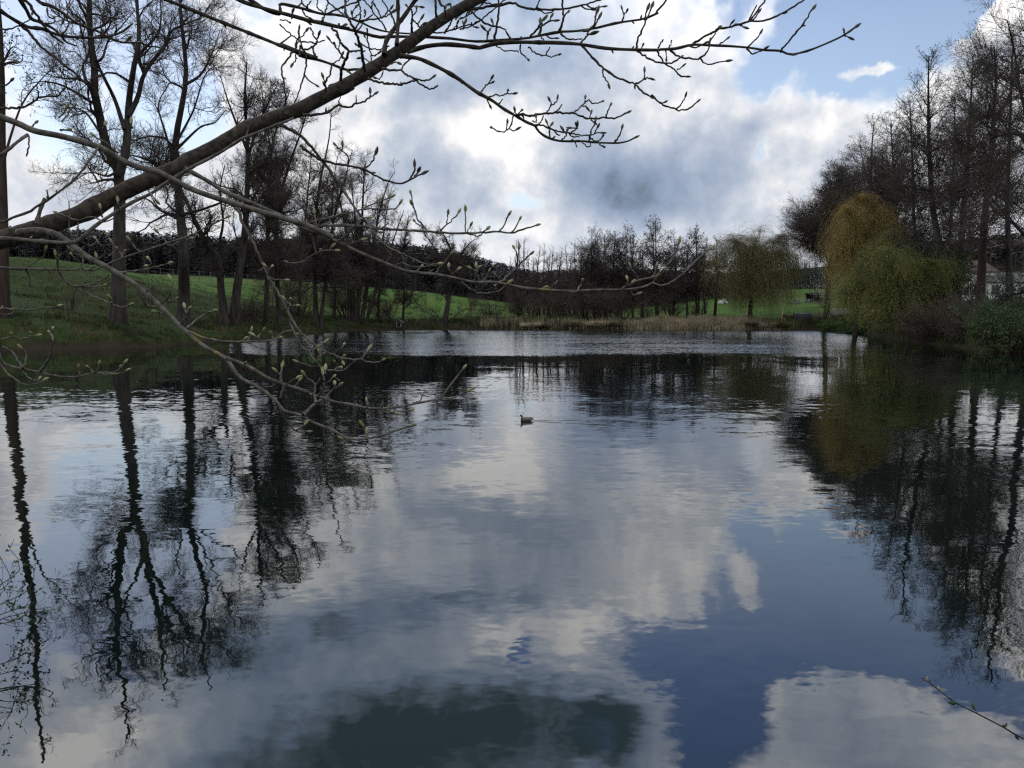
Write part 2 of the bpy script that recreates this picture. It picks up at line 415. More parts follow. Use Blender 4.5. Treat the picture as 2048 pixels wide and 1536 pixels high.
def gz(x, y):
    x = np.atleast_1d(np.asarray(x, float)); y = np.atleast_1d(np.asarray(y, float))
    xy = np.stack([x, y], 1)
    d = sdist(xy)
    h = np.empty(len(x))
    for i in range(0, len(x), 6000):
        q = xy[i:i + 6000]
        h[i:i + 6000] = _phi(np.linalg.norm(q[:, None] - CTRL[None, :, :2], axis=2)) @ _w[:_n] + _w[_n] + (q / 100) @ _w[_n + 1:]
    h = np.maximum(h, .5)
    d2 = d + wob(x, y, 1.1) * .35 + wob(x, y, .37, 2.0) * .5
    lip = np.clip(d2 * .5, 0, .22)
    z = lip + prof(d2) * h + np.clip(d2, 0, 4) / 4 * (wob(x, y, .8, 1.) * .06 + wob(x, y, .23, .5) * .12)
    return np.where(d2 > 0, z, np.maximum(d2 * .45, -1.6))
def g1(x, y): return float(gz(x, y)[0])

def axis(lo, hi, fine_lo, fine_hi, fine, coarse_n):
    a = fine_lo - np.geomspace(1, fine_lo - lo + 1, coarse_n)[::-1] + 1
    b = fine_hi + np.geomspace(1, hi - fine_hi + 1, coarse_n) - 1
    return np.unique(np.concatenate([a, np.arange(fine_lo, fine_hi, fine), b]))
gx = axis(-2600, 2600, -75, 75, 1.0, 36); gy = axis(-1500, 3200, -4, 150, 1.0, 46)
XX, YY = np.meshgrid(gx, gy)
ZZ = gz(XX.ravel(), YY.ravel())
nx, ny = len(gx), len(gy)
ii = np.arange(nx * ny).reshape(ny, nx)
mb = MB()
mb.add(np.stack([XX.ravel(), YY.ravel(), ZZ], 1), quads=np.stack([ii[:-1, :-1], ii[:-1, 1:], ii[1:, 1:], ii[1:, :-1]], -1).reshape(-1, 4))
m, n, b = mat('ground', (.05, .09, .02), .95, .04)
geo = n.node('ShaderNodeNewGeometry'); pos = geo.outputs['Position']
dist = n.node('ShaderNodeAttribute', attribute_name='shore'); dS = dist.outputs['Fac']
fA = n.noise(pos, .06, 4.0, .6); fB = n.noise(pos, .9, 6.0, .65); fC = n.noise(pos, .22, 5.0, .6)
cg = n.mixc(n.smooth(fB, .3, .7), (.021, .053, .009), (.048, .088, .018))
cg = n.mixc(n.smooth(fA, .42, .6), cg, (.046, .098, .020))
fD = n.noise(n.vm('MULTIPLY', pos, (1, 1.8, 1)), .16, 8.0, .72)
cg = n.mixc(n.smooth(fD, .50, .68), cg, (.085, .090, .034))
cg = n.mixc(n.smooth(fD, .46, .30), cg, (.016, .034, .008))
shaded_rough_g = n.mixc(n.smooth(fB, .35, .65), (.008, .015, .004), (.019, .023, .008))  # rough grass and litter near the shore, darkened to carry the trees' shade
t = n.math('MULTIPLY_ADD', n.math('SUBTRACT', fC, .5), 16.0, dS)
cg = n.mixc(n.smooth(t, 4.0, 30.0), shaded_rough_g, cg)
cg = n.mixc(n.smooth(n.noise(pos, .45, 6.0, .7), .56, .66, 0.0, .7), cg, (.040, .036, .018))
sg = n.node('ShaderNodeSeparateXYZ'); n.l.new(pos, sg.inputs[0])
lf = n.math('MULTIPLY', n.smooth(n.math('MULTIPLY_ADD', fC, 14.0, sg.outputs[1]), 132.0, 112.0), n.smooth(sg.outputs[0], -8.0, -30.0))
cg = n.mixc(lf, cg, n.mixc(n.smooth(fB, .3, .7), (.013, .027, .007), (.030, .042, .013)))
lit = n.math('SUBTRACT', n.math('MULTIPLY_ADD', n.math('SUBTRACT', fC, .5), 24.0, sg.outputs[1]), n.smooth(sg.outputs[0], 45.0, 75.0, 0.0, 38.0))
cg = n.mixc(n.smooth(lit, 196.0, 210.0), cg, n.mixc(fB, (.014, .012, .009), (.030, .025, .019)))
mud = n.mixc(fB, (.016, .014, .010), (.035, .030, .020))
cg = n.mixc(n.smooth(n.math('MULTIPLY_ADD', n.math('SUBTRACT', fB, .5), 1.4, dS), .25, 1.1), mud, cg)
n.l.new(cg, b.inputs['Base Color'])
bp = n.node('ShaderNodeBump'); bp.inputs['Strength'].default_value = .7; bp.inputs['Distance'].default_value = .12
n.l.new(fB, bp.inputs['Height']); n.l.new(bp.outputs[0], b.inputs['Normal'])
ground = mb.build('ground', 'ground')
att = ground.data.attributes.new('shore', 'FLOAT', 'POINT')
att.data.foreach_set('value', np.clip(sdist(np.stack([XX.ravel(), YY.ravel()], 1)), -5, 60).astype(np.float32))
tag(ground, 'grassy ground of the pond banks and the rising meadows behind', 'ground', kind='structure')

# ------------------------------------------------------------------ water
DUCK = W(1052, 843, 24.3); DUCK[2] = 0.0
m, n, b = mat('water', (.0012, .0045, .0038), .012, .5)
geo = n.node('ShaderNodeNewGeometry'); pos = geo.outputs['Position']
sp = n.node('ShaderNodeSeparateXYZ'); n.l.new(pos, sp.inputs[0]); X, Y = sp.outputs[0], sp.outputs[1]
def slope(scale, amp, detail=2.0, st=(1, 1, 1)):
    c = n.noise(n.vm('MULTIPLY', pos, st), scale, detail, .55, color=True)
    return n.vm('SCALE', n.vm('SUBTRACT', c, (.5, .5, .5)), amp)
big = slope(.30, .022, 1.0)
mid = slope(1.5, .09, 2.0, (.5, 1.35, 1))
small = slope(5.5, .115, 2.5, (.6, 1.2, 1))
ruff = n.vm('MULTIPLY', n.vm('ABSOLUTE', slope(4.0, 1.6, 3.0, (.7, 1.2, 1))), (.3, -1, 0))     # only the wave faces turned to the viewer's shore show at this grazing angle
jit = n.math('MULTIPLY_ADD', n.math('SUBTRACT', n.noise(pos, .06, 4.0, .6), .5), 9.0, Y)
far = n.smooth(jit, 55.0, 64.0)
lm = n.math('MULTIPLY', far, n.smooth(n.math('MULTIPLY_ADD', Y, .42, X), 2.0, 9.0))     # sheltered under the left bank
rm = n.math('MULTIPLY', lm, n.smooth(n.math('MULTIPLY_ADD', Y, -.40, X), 6.0, -3.0))    # and under the right one
gust = n.smooth(n.noise(n.vm('MULTIPLY', pos, (.35, 1, 1)), .16, 4.0, .6), .40, .62)
near = n.smooth(Y, 7.0, 24.0, .36, 1.0)
patch = n.smooth(n.noise(n.vm('MULTIPLY', pos, (.5, 1, 1)), .20, 3.0, .6), .38, .66, .25, 1.0)
amp = n.math('MULTIPLY', n.math('MULTIPLY', near, patch), n.smooth(Y, 50.0, 24.0, .22, 1.0))
s = n.vm('ADD', big, n.vm('SCALE', n.vm('ADD', mid, small), amp))
s = n.vm('ADD', s, n.vm('SCALE', ruff, n.math('MULTIPLY', rm, n.math('MULTIPLY_ADD', gust, .6, .5))))
# the V of the duck's wake, in pond coordinates
rx = n.math('SUBTRACT', X, float(DUCK[0]) - .1); ry = n.math('SUBTRACT', Y, float(DUCK[1]))
fade = n.math('MULTIPLY', n.smooth(rx, 0.05, .5), n.smooth(rx, 3.2, .6))
wk = None
for kx, am in ((.05, .12), (-.42, .13)):
    e = n.math('DIVIDE', n.math('MULTIPLY_ADD', rx, -kx, ry), n.math('MULTIPLY_ADD', rx, .03, .06))
    v = n.math('MULTIPLY', n.math('MULTIPLY', e, n.math('POWER', .36788, n.math('MULTIPLY', e, e))), am)
    wk = v if wk is None else n.math('ADD', wk, v)
wc = n.node('ShaderNodeCombineXYZ'); n.l.new(n.math('MULTIPLY', wk, fade), wc.inputs[1])
s = n.vm('ADD', s, wc.outputs[0])
nrm = n.vm('NORMALIZE', n.vm('ADD', n.vm('MULTIPLY', s, (1, 1, 0)), (0, 0, 1)))
n.l.new(nrm, b.inputs['Normal'])
b.inputs['IOR'].default_value = 2.2
mb = MB()
mb.add([(-70, -1, 0), (62, -1, 0), (62, 132, 0), (-70, 132, 0)], quads=[[0, 1, 2, 3]])
wat = mb.build('water', 'water', smooth=False)
tag(wat, 'still dark pond water mirroring the cloudy sky', 'water', kind='structure')
# ------------------------------------------------------------------ branching
UP = np.array([0, 0, 1.0])
def nrmz(v): return v / (np.linalg.norm(v, axis=-1, keepdims=True) + 1e-9)
def grow(rng, st, dr, ln, S, wander, trop):
    N = len(st); P = np.empty((N, S + 1, 3)); P[:, 0] = st; d = nrmz(dr); p = st.copy()
    for i in range(S):
        d = nrmz(d + rng.normal(size=(N, 3)) * wander + np.asarray(trop)[None] * (1.0 if np.ndim(trop) == 1 else 1))
        p = p + d * (ln / S)[:, None]; P[:, i + 1] = p
    return P
def taper(r0, r1, S):
    return r0[:, None] + (r1 - r0)[:, None] * np.linspace(0, 1, S + 1)[None] ** .8
def level(rng, P, Rr, n, t0=.2, t1=1.0, ang=45, asd=12, ratio=None, length=None, lprof=None, S=4, wander=.15, trop=(0, 0, .05), rk=.6, rmax=.05, rend=.004, flat=0.0, lmin=.1, perm=True):
    N, Sp, _ = P.shape
    L = np.linalg.norm(np.diff(P, axis=1), axis=2).sum(1)
    cnt = rng.poisson(n * L * (t1 - t0)) if perm else np.full(N, int(n))
    cnt = np.maximum(cnt, 1)
    pi = np.repeat(np.arange(N), cnt)
    t = t0 + (t1 - t0) * rng.random(len(pi))
    u = t * (Sp - 1); i = np.minimum(u.astype(int), Sp - 2); fr = (u - i)[:, None]
    st = P[pi, i] * (1 - fr) + P[pi, i + 1] * fr
    T = nrmz(P[pi, i + 1] - P[pi, i])
    rp = Rr[pi, i] * (1 - fr[:, 0]) + Rr[pi, i + 1] * fr[:, 0]
    v = rng.normal(size=(len(pi), 3)); v[:, 2] *= (1 - flat)
    perp = nrmz(v - T * (v * T).sum(1, keepdims=True))
    a = np.radians(np.clip(rng.normal(ang if np.isscalar(ang) else np.interp(t, [0, 1], ang), asd, len(pi)), 8, 120))[:, None]
    dr = T * np.cos(a) + perp * np.sin(a)
    if length is not None: ln = length * (np.interp(t, *lprof) if lprof else 1.0) * rng.uniform(.65, 1.25, len(pi))
    else: ln = L[pi] * ratio * (1 - .55 * t) * rng.uniform(.6, 1.35, len(pi))
    ln = np.maximum(ln, lmin)
    Q = grow(rng, st, dr, ln, S, wander, np.asarray(trop))
    r0 = np.minimum(rp * rk, rmax); r1 = np.minimum(np.full(len(pi), rend), r0 * .8)
    return Q, taper(r0, r1, S)
def cat2(a, b):
    return a
def trunk_path(rng, pts, D, r0, r1, n=20, depth=0.6, ground_start=True, d0=0.0, kink=.02):
    pw = []
    for j, (px, py) in enumerate(pts):
        w = W(px, py, D + d0 + (rng.normal() * depth * min(1, j / 2) if j else 0))
        if j == 0 and ground_start:
            w = np.array([w[0], D, 0.0]); w[2] = g1(w[0], w[1]) - .25
        pw.append(w)
    c = catmull(pw, n)
    L = np.linalg.norm(np.diff(c, axis=0), axis=1).sum()
    c[1:-1] += np.cumsum(rng.normal(size=(n - 2, 3)) * kink * .3, 0) * np.array([1, 1, .2])
    r = r0 + (r1 - r0) * np.linspace(0, 1, n) ** .85
    if ground_start: r[0] *= 1.35; r[1] *= 1.08
    return c, r
def finish_tree(name, label, cat, loc, trunk, crown, mt, mc, group=None, specks=None, ms=None):
    o = thing(name, label, cat, loc, group)
    trunk.build('trunk', mt, o, loc)
    if crown.n: crown.build('crown', mc, o, loc)
    if specks is not None and specks.n: specks.build('leaves', ms, o, loc)
    return o
def bare_tree(name, label, D, paths, seed, L1, L2, L3, L4, cat='tree', mt='bark_far', mc='twig_far', group=None, speck=0, ssize=.05, depth=.8, kink=.03):
    """paths: [(pixel points, base radius, end radius)], the first starts in the ground"""
    rng = np.random.default_rng(seed)
    T = MB(); C = MB(); P0 = []; R0 = []
    for j, (pts, r0, r1) in enumerate(paths):
        c, r = trunk_path(rng, pts, D, r0, r1, depth=depth, ground_start=(j == 0 or pts[0][1] > 625), kink=kink)
        P0.append(c); R0.append(r)
    fr_ = max(1.0, D / 74.0) ** .9       # farther trees: fewer, stouter twigs stand for the finest ones
    L3 = dict(L3, rmax=L3['rmax'] * fr_, rend=L3['rend'] * fr_)
    if L4: L4 = dict(L4, rmax=L4['rmax'] * fr_, rend=L4['rend'] * fr_)
    P0 = np.array(P0); R0 = np.array(R0)
    T.tubes(P0, R0, 9)
    loc = tuple(P0[0, 0] + np.array([0, 0, .25]))
    P1, R1 = level(rng, P0, R0, **L1); T.tubes(P1, R1, 5)
    P2, R2 = level(rng, P1, R1, **L2); C.tubes(P2, R2, 4)
    P3, R3 = level(rng, P2, R2, **L3); C.tubes(P3, R3, 3)
    if L4:
        P4, R4 = level(rng, P3, R3, **L4); C.tubes(P4, R4, 3)
        tips = P4
    else: tips = P3
    if speck:
        k = rng.integers(0, len(tips), speck); q = rng.integers(1, tips.shape[1], speck)
        C.quadscatter(tips[k, q] + rng.normal(size=(speck, 3)) * .04, rng.uniform(.5, 1.3, speck) * ssize, rng, .8)
    return finish_tree(name, label, cat, loc, T, C, mt, mc, group)
def ash(k=1.0, l=1.0, dens=1.0, t0=.0, fine=1.0, ang=48):
    return dict(L1=dict(n=1.0 * dens, t0=.33 + t0, ang=ang, asd=16, length=5.2 * l, lprof=([0, .3, .6, 1], [1.0, 1.1, .9, .45]), S=9, wander=.30, trop=(0, 0, .07), rk=.55, rmax=.16, rend=.018),
                L2=dict(n=2.6 * dens, t0=.10, ang=48, asd=16, ratio=.55, S=6, wander=.24, trop=(0, 0, .08), rk=.6, rmax=.05, rend=.012),
                L3=dict(n=3.8 * fine, t0=.1, ang=45, asd=14, ratio=.55, S=5, wander=.20, trop=(0, 0, .06), rk=.7, rmax=.024, rend=.011, lmin=.45),
                L4=dict(n=4.2 * fine, t0=.05, ang=42, asd=14, ratio=.7, S=3, wander=.16, trop=(0, 0, .05), rk=.8, rmax=.010, rend=.006, lmin=.45))
def alder(w=3.2, dens=1.0, fine=1.0, t0=.3, r=1.0):
    return dict(L1=dict(n=3.0 * dens, t0=t0, ang=(78, 42), asd=10, length=w, lprof=([0, t0, .55, .85, 1], [1.0, 1.0, 1.0, .62, .28]), S=7, wander=.13, trop=(0, 0, .035), rk=.4, rmax=.06, rend=.012),
                L2=dict(n=3.0 * dens, t0=.15, ang=48, asd=14, ratio=.46, S=4, wander=.18, trop=(0, 0, .03), rk=.6, rmax=.022 * r, rend=.009, flat=.4),
                L3=dict(n=4.6 * fine, t0=.05, ang=48, asd=15, ratio=.7, S=3, wander=.22, trop=(0, 0, .02), rk=.8, rmax=.012 * r, rend=.008, lmin=.35),
                L4=None)

# ------------------------------------------------------------------ old trees on the left bank
def G(d, **kw): d = {k: (dict(v) if v else v) for k, v in d.items()}; return d
bare_tree('bare_tree', 'reddish brown trunk cut by the left edge of the photo', 70, [([(8, 668), (6, 480), (4, 300), (3, 120), (-8, -60), (-20, -220)], .55, .12), ([(5, 330), (40, 215), (80, 160), (120, 120)], .13, .03)], 11,
          **ash(l=.75, dens=.8, t0=.1, fine=.8), mt='bark_red', speck=900, ssize=.17)
bare_tree('bare_tree', 'tallest bare tree on the left bank, thick trunk forking into two stems', 74,
          [([(236, 660), (237, 560), (239, 440), (238, 345), (213, 293), (201, 235), (190, 190), (189, 130), (182, 80), (180, 40), (178, -60), (170, -180)], .72, .10),
           ([(239, 350), (252, 300), (255, 255), (258, 200), (266, 140), (277, 85), (274, 20), (262, -70)], .42, .08),
           ([(250, 260), (230, 200), (208, 155), (193, 120), (180, 60), (150, -20)], .22, .05),
           ([(257, 232), (275, 195), (290, 145), (330, 90), (344, 60), (400, 35), (420, 10)], .26, .04),
           ([(288, 146), (280, 110), (318, 60), (320, -20)], .17, .04),
           ([(190, 195), (172, 160), (166, 130), (175, 115), (185, 60)], .18, .05),
           ([(188, 128), (205, 115), (215, 85), (240, 55), (270, 20)], .14, .03),
           ([(184, 205), (140, 178), (110, 166), (75, 164), (50, 172)], .15, .03),
           ([(198, 262), (172, 226), (145, 216), (118, 220)], .12, .03),
           ([(238, 340), (215, 352), (180, 345), (150, 360)], .14, .03)], 12, **ash(dens=.9, fine=1.0, l=1.15, t0=-.03))
bare_tree('bare_tree', 'bare tree with mossy trunk and heavy low side limbs, next right of the tallest one', 83,
          [([(366, 655), (368, 580), (367, 500), (360, 430), (354, 345), (350, 290), (362, 220), (371, 165), (370, 110), (360, 20), (362, -80)], .68, .09),
           ([(356, 380), (330, 352), (312, 330), (290, 318), (262, 310)], .22, .05),
           ([(362, 430), (400, 420), (440, 405), (470, 398)], .20, .04),
           ([(362, 440), (320, 420), (298, 400), (270, 395)], .18, .04),
           ([(352, 300), (400, 255), (430, 245), (452, 220)], .16, .04),
           ([(355, 340), (330, 262), (318, 210), (340, 165)], .18, .04),
           ([(369, 170), (400, 150), (422, 110), (440, 60)], .17, .03),
           ([(350, 290), (385, 225), (410, 150), (440, 125)], .15, .03)], 13, **ash(dens=.9, fine=1.0, l=1.1, t0=-.03))
bare_tree('bare_tree', 'bare tree leaning to the left with its stem bent like a bow', 87,
          [([(451, 655), (442, 575), (438, 525), (424, 500), (404, 470), (385, 432), (370, 398), (352, 370), (330, 340)], .50, .10),
           ([(436, 520), (440, 480), (446, 440), (440, 380), (450, 330)], .2, .05)], 14, **ash(dens=1.2, l=.8, t0=-.1))
bare_tree('bare_tree', 'dark bare tree whose high dense crown is speckled with old catkins', 88,
          [([(466, 655), (474, 580), (482, 520), (489, 470), (494, 400), (496, 310), (492, 240), (490, 180), (494, 125)], .56, .07),
           ([(492, 330), (510, 270), (530, 220), (556, 165)], .2, .04), ([(494, 300), (470, 240), (452, 190), (440, 150)], .18, .04), ([(490, 440), (510, 390), (528, 350), (540, 280)], .2, .04)], 15,
          **ash(dens=1.1, l=.9, fine=.95, t0=-.14), speck=4200, ssize=.12)
bare_tree('bare_tree', 'slender straight bare tree, first of a pair of thin stems mid left bank', 94,
          [([(532, 655), (534, 560), (536, 470), (540, 380), (542, 300), (560, 235), (580, 180)], .34, .06)], 16, **ash(dens=1.5, l=.95, t0=-.15, fine=1.2), speck=2400, ssize=.14)
bare_tree('bare_tree', 'slender bare tree, second of the pair of thin stems, leaning slightly right', 97,
          [([(557, 657), (556, 580), (552, 500), (556, 430), (572, 350), (600, 270), (620, 205)], .38, .06), ([(556, 440), (540, 380), (520, 330), (505, 300)], .18, .04)], 17, **ash(dens=1.5, l=.95, t0=-.15, fine=1.2), speck=1500, ssize=.13)
bare_tree('bare_tree', 'twin stemmed pale grey bare tree on the grass left of the dark clump', 108,
          [([(634, 652), (630, 590), (628, 520), (630, 440), (640, 360), (655, 290), (662, 230)], .40, .06), ([(640, 652), (648, 590), (656, 520), (668, 440), (690, 360), (705, 300)], .30, .05)], 18, **ash(dens=1.15, l=.95, t0=-.15, fine=1.15))
bare_tree('bare_tree', 'dark clump of bare stems rising together at the waterline', 121,
          [([(700, 655), (698, 590), (700, 520), (690, 450), (676, 390), (660, 360)], .42, .06), ([(712, 655), (718, 580), (722, 500), (724, 420), (728, 350), (732, 322)], .48, .06),
           ([(722, 655), (732, 590), (742, 520), (756, 440), (775, 370), (790, 345)], .36, .05), ([(730, 655), (746, 600), (770, 530), (790, 470), (808, 420)], .3, .05), ([(706, 655), (706, 560), (712, 470), (705, 390), (700, 345)], .32, .05)],
          19, **ash(dens=.95, l=.95, fine=1.15, t0=-.15), depth=1.2)
bare_tree('bare_tree', 'thin bare tree just right of the dark clump of stems', 126,
          [([(757, 650), (758, 600), (762, 540), (768, 470), (776, 410), (784, 375)], .26, .04)], 20, **ash(dens=1.6, l=.7, t0=-.25, fine=1.2))
bare_tree('bare_tree', 'wide bare tree standing alone at the water edge, trunk forked low and leaning right', 123,
          [([(886, 659), (894, 620), (900, 580), (908, 545), (905, 510), (890, 475), (876, 452)], .48, .06), ([(900, 580), (892, 545), (878, 512), (858, 480), (842, 462)], .26, .04), ([(906, 545), (922, 512), (938, 488), (958, 475)], .22, .04),
           ([(886, 640), (870, 625), (848, 612), (832, 606)], .10, .02), ([(895, 640), (915, 628), (935, 618), (950, 616)], .10, .02)], 21, **ash(dens=1.5, l=.68, t0=-.15, fine=1.3), speck=700, ssize=.12)

bare_tree('bare_tree', 'thin bare tree rising from the grass just left of the twin stemmed one', 118, [([(598, 650), (600, 580), (604, 500), (612, 420), (618, 350), (622, 300)], .26, .05)], 22, **ash(dens=1.5, l=.85, t0=-.2, fine=1.2))
bare_tree('bare_tree', 'slim bare tree between the twin stemmed one and the dark clump', 122, [([(668, 652), (670, 580), (668, 500), (664, 430), (668, 360), (676, 310)], .28, .05)], 23, **ash(dens=1.5, l=.85, t0=-.2, fine=1.2))
bare_tree('bare_tree', 'low bare tree right of the dark clump, above the duck house', 128, [([(806, 645), (808, 590), (806, 530), (812, 470), (818, 430)], .22, .05)], 24, **ash(dens=1.6, l=.65, t0=-.25, fine=1.2))

# ------------------------------------------------------------------ alders on the right bank
bare_tree('alder_tree', 'leaning alder at the end of the reeds with its dark trunk alone against the meadow', 124, [([(1652, 645), (1656, 600), (1658, 560), (1664, 510), (1668, 450), (1672, 390), (1676, 335)], .50, .06), ([(1662, 540), (1645, 490), (1632, 450), (1626, 415)], .2, .04), ([(1664, 500), (1690, 440), (1706, 380), (1712, 345)], .18, .04)], 31, **alder(w=6.0, t0=.33, dens=2.2, fine=1.2, r=1.35), speck=6000, ssize=.16)
bare_tree('alder_tree', 'rounded alder rising behind the golden willow', 112, [([(1746, 645), (1745, 560), (1743, 480), (1742, 400), (1743, 320), (1748, 245)], .42, .06), ([(1743, 380), (1730, 340), (1722, 300)], .14, .03)], 32, **alder(w=5.6, dens=1.2, t0=.28, fine=1.1), speck=4600, ssize=.13)
bare_tree('alder_tree', 'thin alder between the rounded one and the tallest straight trunk', 106, [([(1802, 645), (1800, 540), (1794, 440), (1788, 350), (1784, 290), (1782, 240)], .32, .05)], 33, **alder(w=6.0, dens=1.6, fine=1.0, r=1.2), speck=4500, ssize=.12)
bare_tree('alder_tree', 'tall straight alder with a spire top, thickest of the trunks right of the golden willow', 86, [([(1900, 650), (1890, 560), (1880, 500), (1868, 430), (1863, 380), (1858, 280), (1857, 200), (1858, 112)], .56, .05)], 34, **alder(w=5.8, dens=1.25, t0=.28, fine=1.0), speck=3600, ssize=.13)
bare_tree('alder_tree', 'thin alder stem close behind the spire topped one', 96, [([(1898, 645), (1900, 540), (1902, 440), (1906, 330), (1908, 240), (1910, 180)], .30, .04)], 35, **alder(w=4.6, dens=1.0, t0=.3), speck=2200, ssize=.11)
bare_tree('alder_tree', 'second tall alder from the photo\'s right edge with a slightly crooked trunk', 88, [([(1912, 645), (1918, 560), (1922, 500), (1928, 410), (1936, 300), (1940, 220), (1944, 150), (1946, 112)], .46, .05)], 36, **alder(w=5.6, dens=1.2, t0=.28, fine=1.0), speck=3600, ssize=.13)
bare_tree('alder_tree', 'tall alder with a reddish trunk and a broad top near the right edge', 79, [([(1958, 650), (1962, 580), (1968, 470), (1974, 400), (1984, 300), (1988, 220), (1994, 150), (1988, 95)], .50, .06), ([(1988, 240), (2015, 200), (2030, 150), (2040, 110)], .2, .04), ([(1974, 400), (2000, 430), (2040, 455)], .16, .04)], 37, **alder(w=6.0, dens=1.15, t0=.26, fine=1.0), mt='bark_red', speck=3600, ssize=.12)
bare_tree('alder_tree', 'nearest alder, crooked limbs half out of the right edge', 70, [([(2068, 660), (2066, 560), (2062, 470), (2066, 360), (2058, 250), (2062, 150), (2056, 60), (2062, -20)], .52, .06),
          ([(2062, 300), (2035, 268), (1990, 272), (1976, 262), (1974, 235), (1980, 210)], .18, .05), ([(2060, 480), (2020, 440), (1985, 400), (1968, 365)], .17, .04), ([(2058, 240), (2040, 180), (2030, 110), (2014, 40)], .16, .04)], 38, **alder(w=6.0, dens=1.0, t0=.26, fine=.95), speck=4600, ssize=.12)

bare_tree('alder_tree', 'alder stem standing in the shade between the golden willow and the tallest spire', 102, [([(1772, 645), (1772, 540), (1768, 440), (1766, 360), (1764, 305)], .30, .05)], 39, **alder(w=5.6, dens=1.8, t0=.3, r=1.2), speck=4000, ssize=.12)
bare_tree('alder_tree', 'alder crown filling the gap left of the spire topped one', 94, [([(1836, 645), (1834, 540), (1828, 440), (1826, 340), (1822, 240), (1820, 200)], .32, .05)], 40, **alder(w=4.8, dens=1.1, t0=.3), speck=3000, ssize=.12)
bare_tree('alder_tree', 'tall alder behind the reddish trunked one, its top nearest the upper right corner', 92, [([(2016, 645), (2018, 520), (2014, 400), (2018, 280), (2022, 160), (2026, 60)], .40, .05)], 49, **alder(w=5.2, dens=1.0, t0=.3), speck=3000, ssize=.12)

# ------------------------------------------------------------------ far bank row: seven templates, each tree a copy of its own
def template_tree(seed, h, w, spread, stems, style, mt='bark_far', mc='twig_far', speck=0, ssize=.14):
    rng = np.random.default_rng(seed); T = MB(); C = MB(); P0 = []; R0 = []
    for sidx in range(stems):
        a = rng.uniform(0, 6.28); rr = spread * (0 if stems == 1 else 1) * rng.uniform(.4, 1)
        b0 = np.array([math.cos(a) * rr * .25, math.sin(a) * rr * .25, -.3]); top = np.array([math.cos(a) * rr, math.sin(a) * rr, h * rng.uniform(.82, 1)])
        mid_ = (b0 + top) / 2 + rng.normal(size=3) * np.array([.35, .35, 0])
        c = catmull([b0, b0 * .6 + mid_ * .4 + rng.normal(size=3) * [.15, .15, 0], mid_, top], 16)
        P0.append(c); R0.append(np.linspace(.20 if stems > 1 else .27, .03, 16) * h / 15)
    P0 = np.array(P0); R0 = np.array(R0)
    T.tubes(P0, R0, 7)
    P1, R1 = level(rng, P0, R0, **style['L1']); T.tubes(P1, R1, 4)
    P2, R2 = level(rng, P1, R1, **style['L2']); C.tubes(P2, R2, 3)
    P3, R3 = level(rng, P2, R2, **style['L3']); C.tubes(P3, R3, 3)
    if speck:
        k = rng.integers(0, len(P3), speck); C.quadscatter(P3[k, rng.integers(1, P3.shape[1], speck)], rng.uniform(.5, 1.3, speck) * ssize, rng, .8)
    return T, C, mt, mc
TT = {
 'thin': template_tree(41, 15, 1, .5, 1, alder(w=2.6, dens=1.3, t0=.2, fine=.9, r=1.8)),
 'thinb': template_tree(42, 15, 1, .5, 1, alder(w=2.3, dens=1.3, t0=.25, fine=.9, r=1.8)),
 'dense': template_tree(43, 15, 1, 1.6, 3, alder(w=3.6, dens=1.6, t0=.12, fine=1.2, r=2.0), speck=2600, ssize=.18),
 'denseb': template_tree(44, 15, 1, 1.4, 2, alder(w=3.8, dens=1.6, t0=.14, fine=1.2, r=2.0), speck=2600, ssize=.18),
 'open': template_tree(45, 15, 1, 1.5, 2, alder(w=3.6, dens=1.6, t0=.25, fine=1.1, r=2.0), speck=3000, ssize=.17),
 'openb': template_tree(46, 15, 1, 1.0, 1, alder(w=3.8, dens=1.8, t0=.25, fine=1.1, r=2.0), speck=3000, ssize=.17),
 'broom': template_tree(47, 15, 1, 2.2, 5, ash(dens=.9, l=.5, fine=1.0, t0=.05, ang=28), mc='twig_brown'),
}
TMESH = {}
def place_tree(key, px, D, top, label, group, rz, name='bare_tree', cat='tree', wide=1.0):
    x = W(px, 600, D)[0]; z0 = g1(x, D)
    h = W(px, top, D)[2] - z0
    o = thing(name, label, cat, (x, D, z0 - .1), group)
    if key not in TMESH:
        T, C, mt, mc = TT[key]
        TMESH[key] = (T.build('trunk', mt, o), C.build('crown', mc, o))
    else:
        for q in TMESH[key]:
            c = q.copy(); COL.objects.link(c); c.parent = o
    o.rotation_euler = (0, 0, rz); o.scale = (h / 15 * wide, h / 15 * wide, h / 15)
    return o
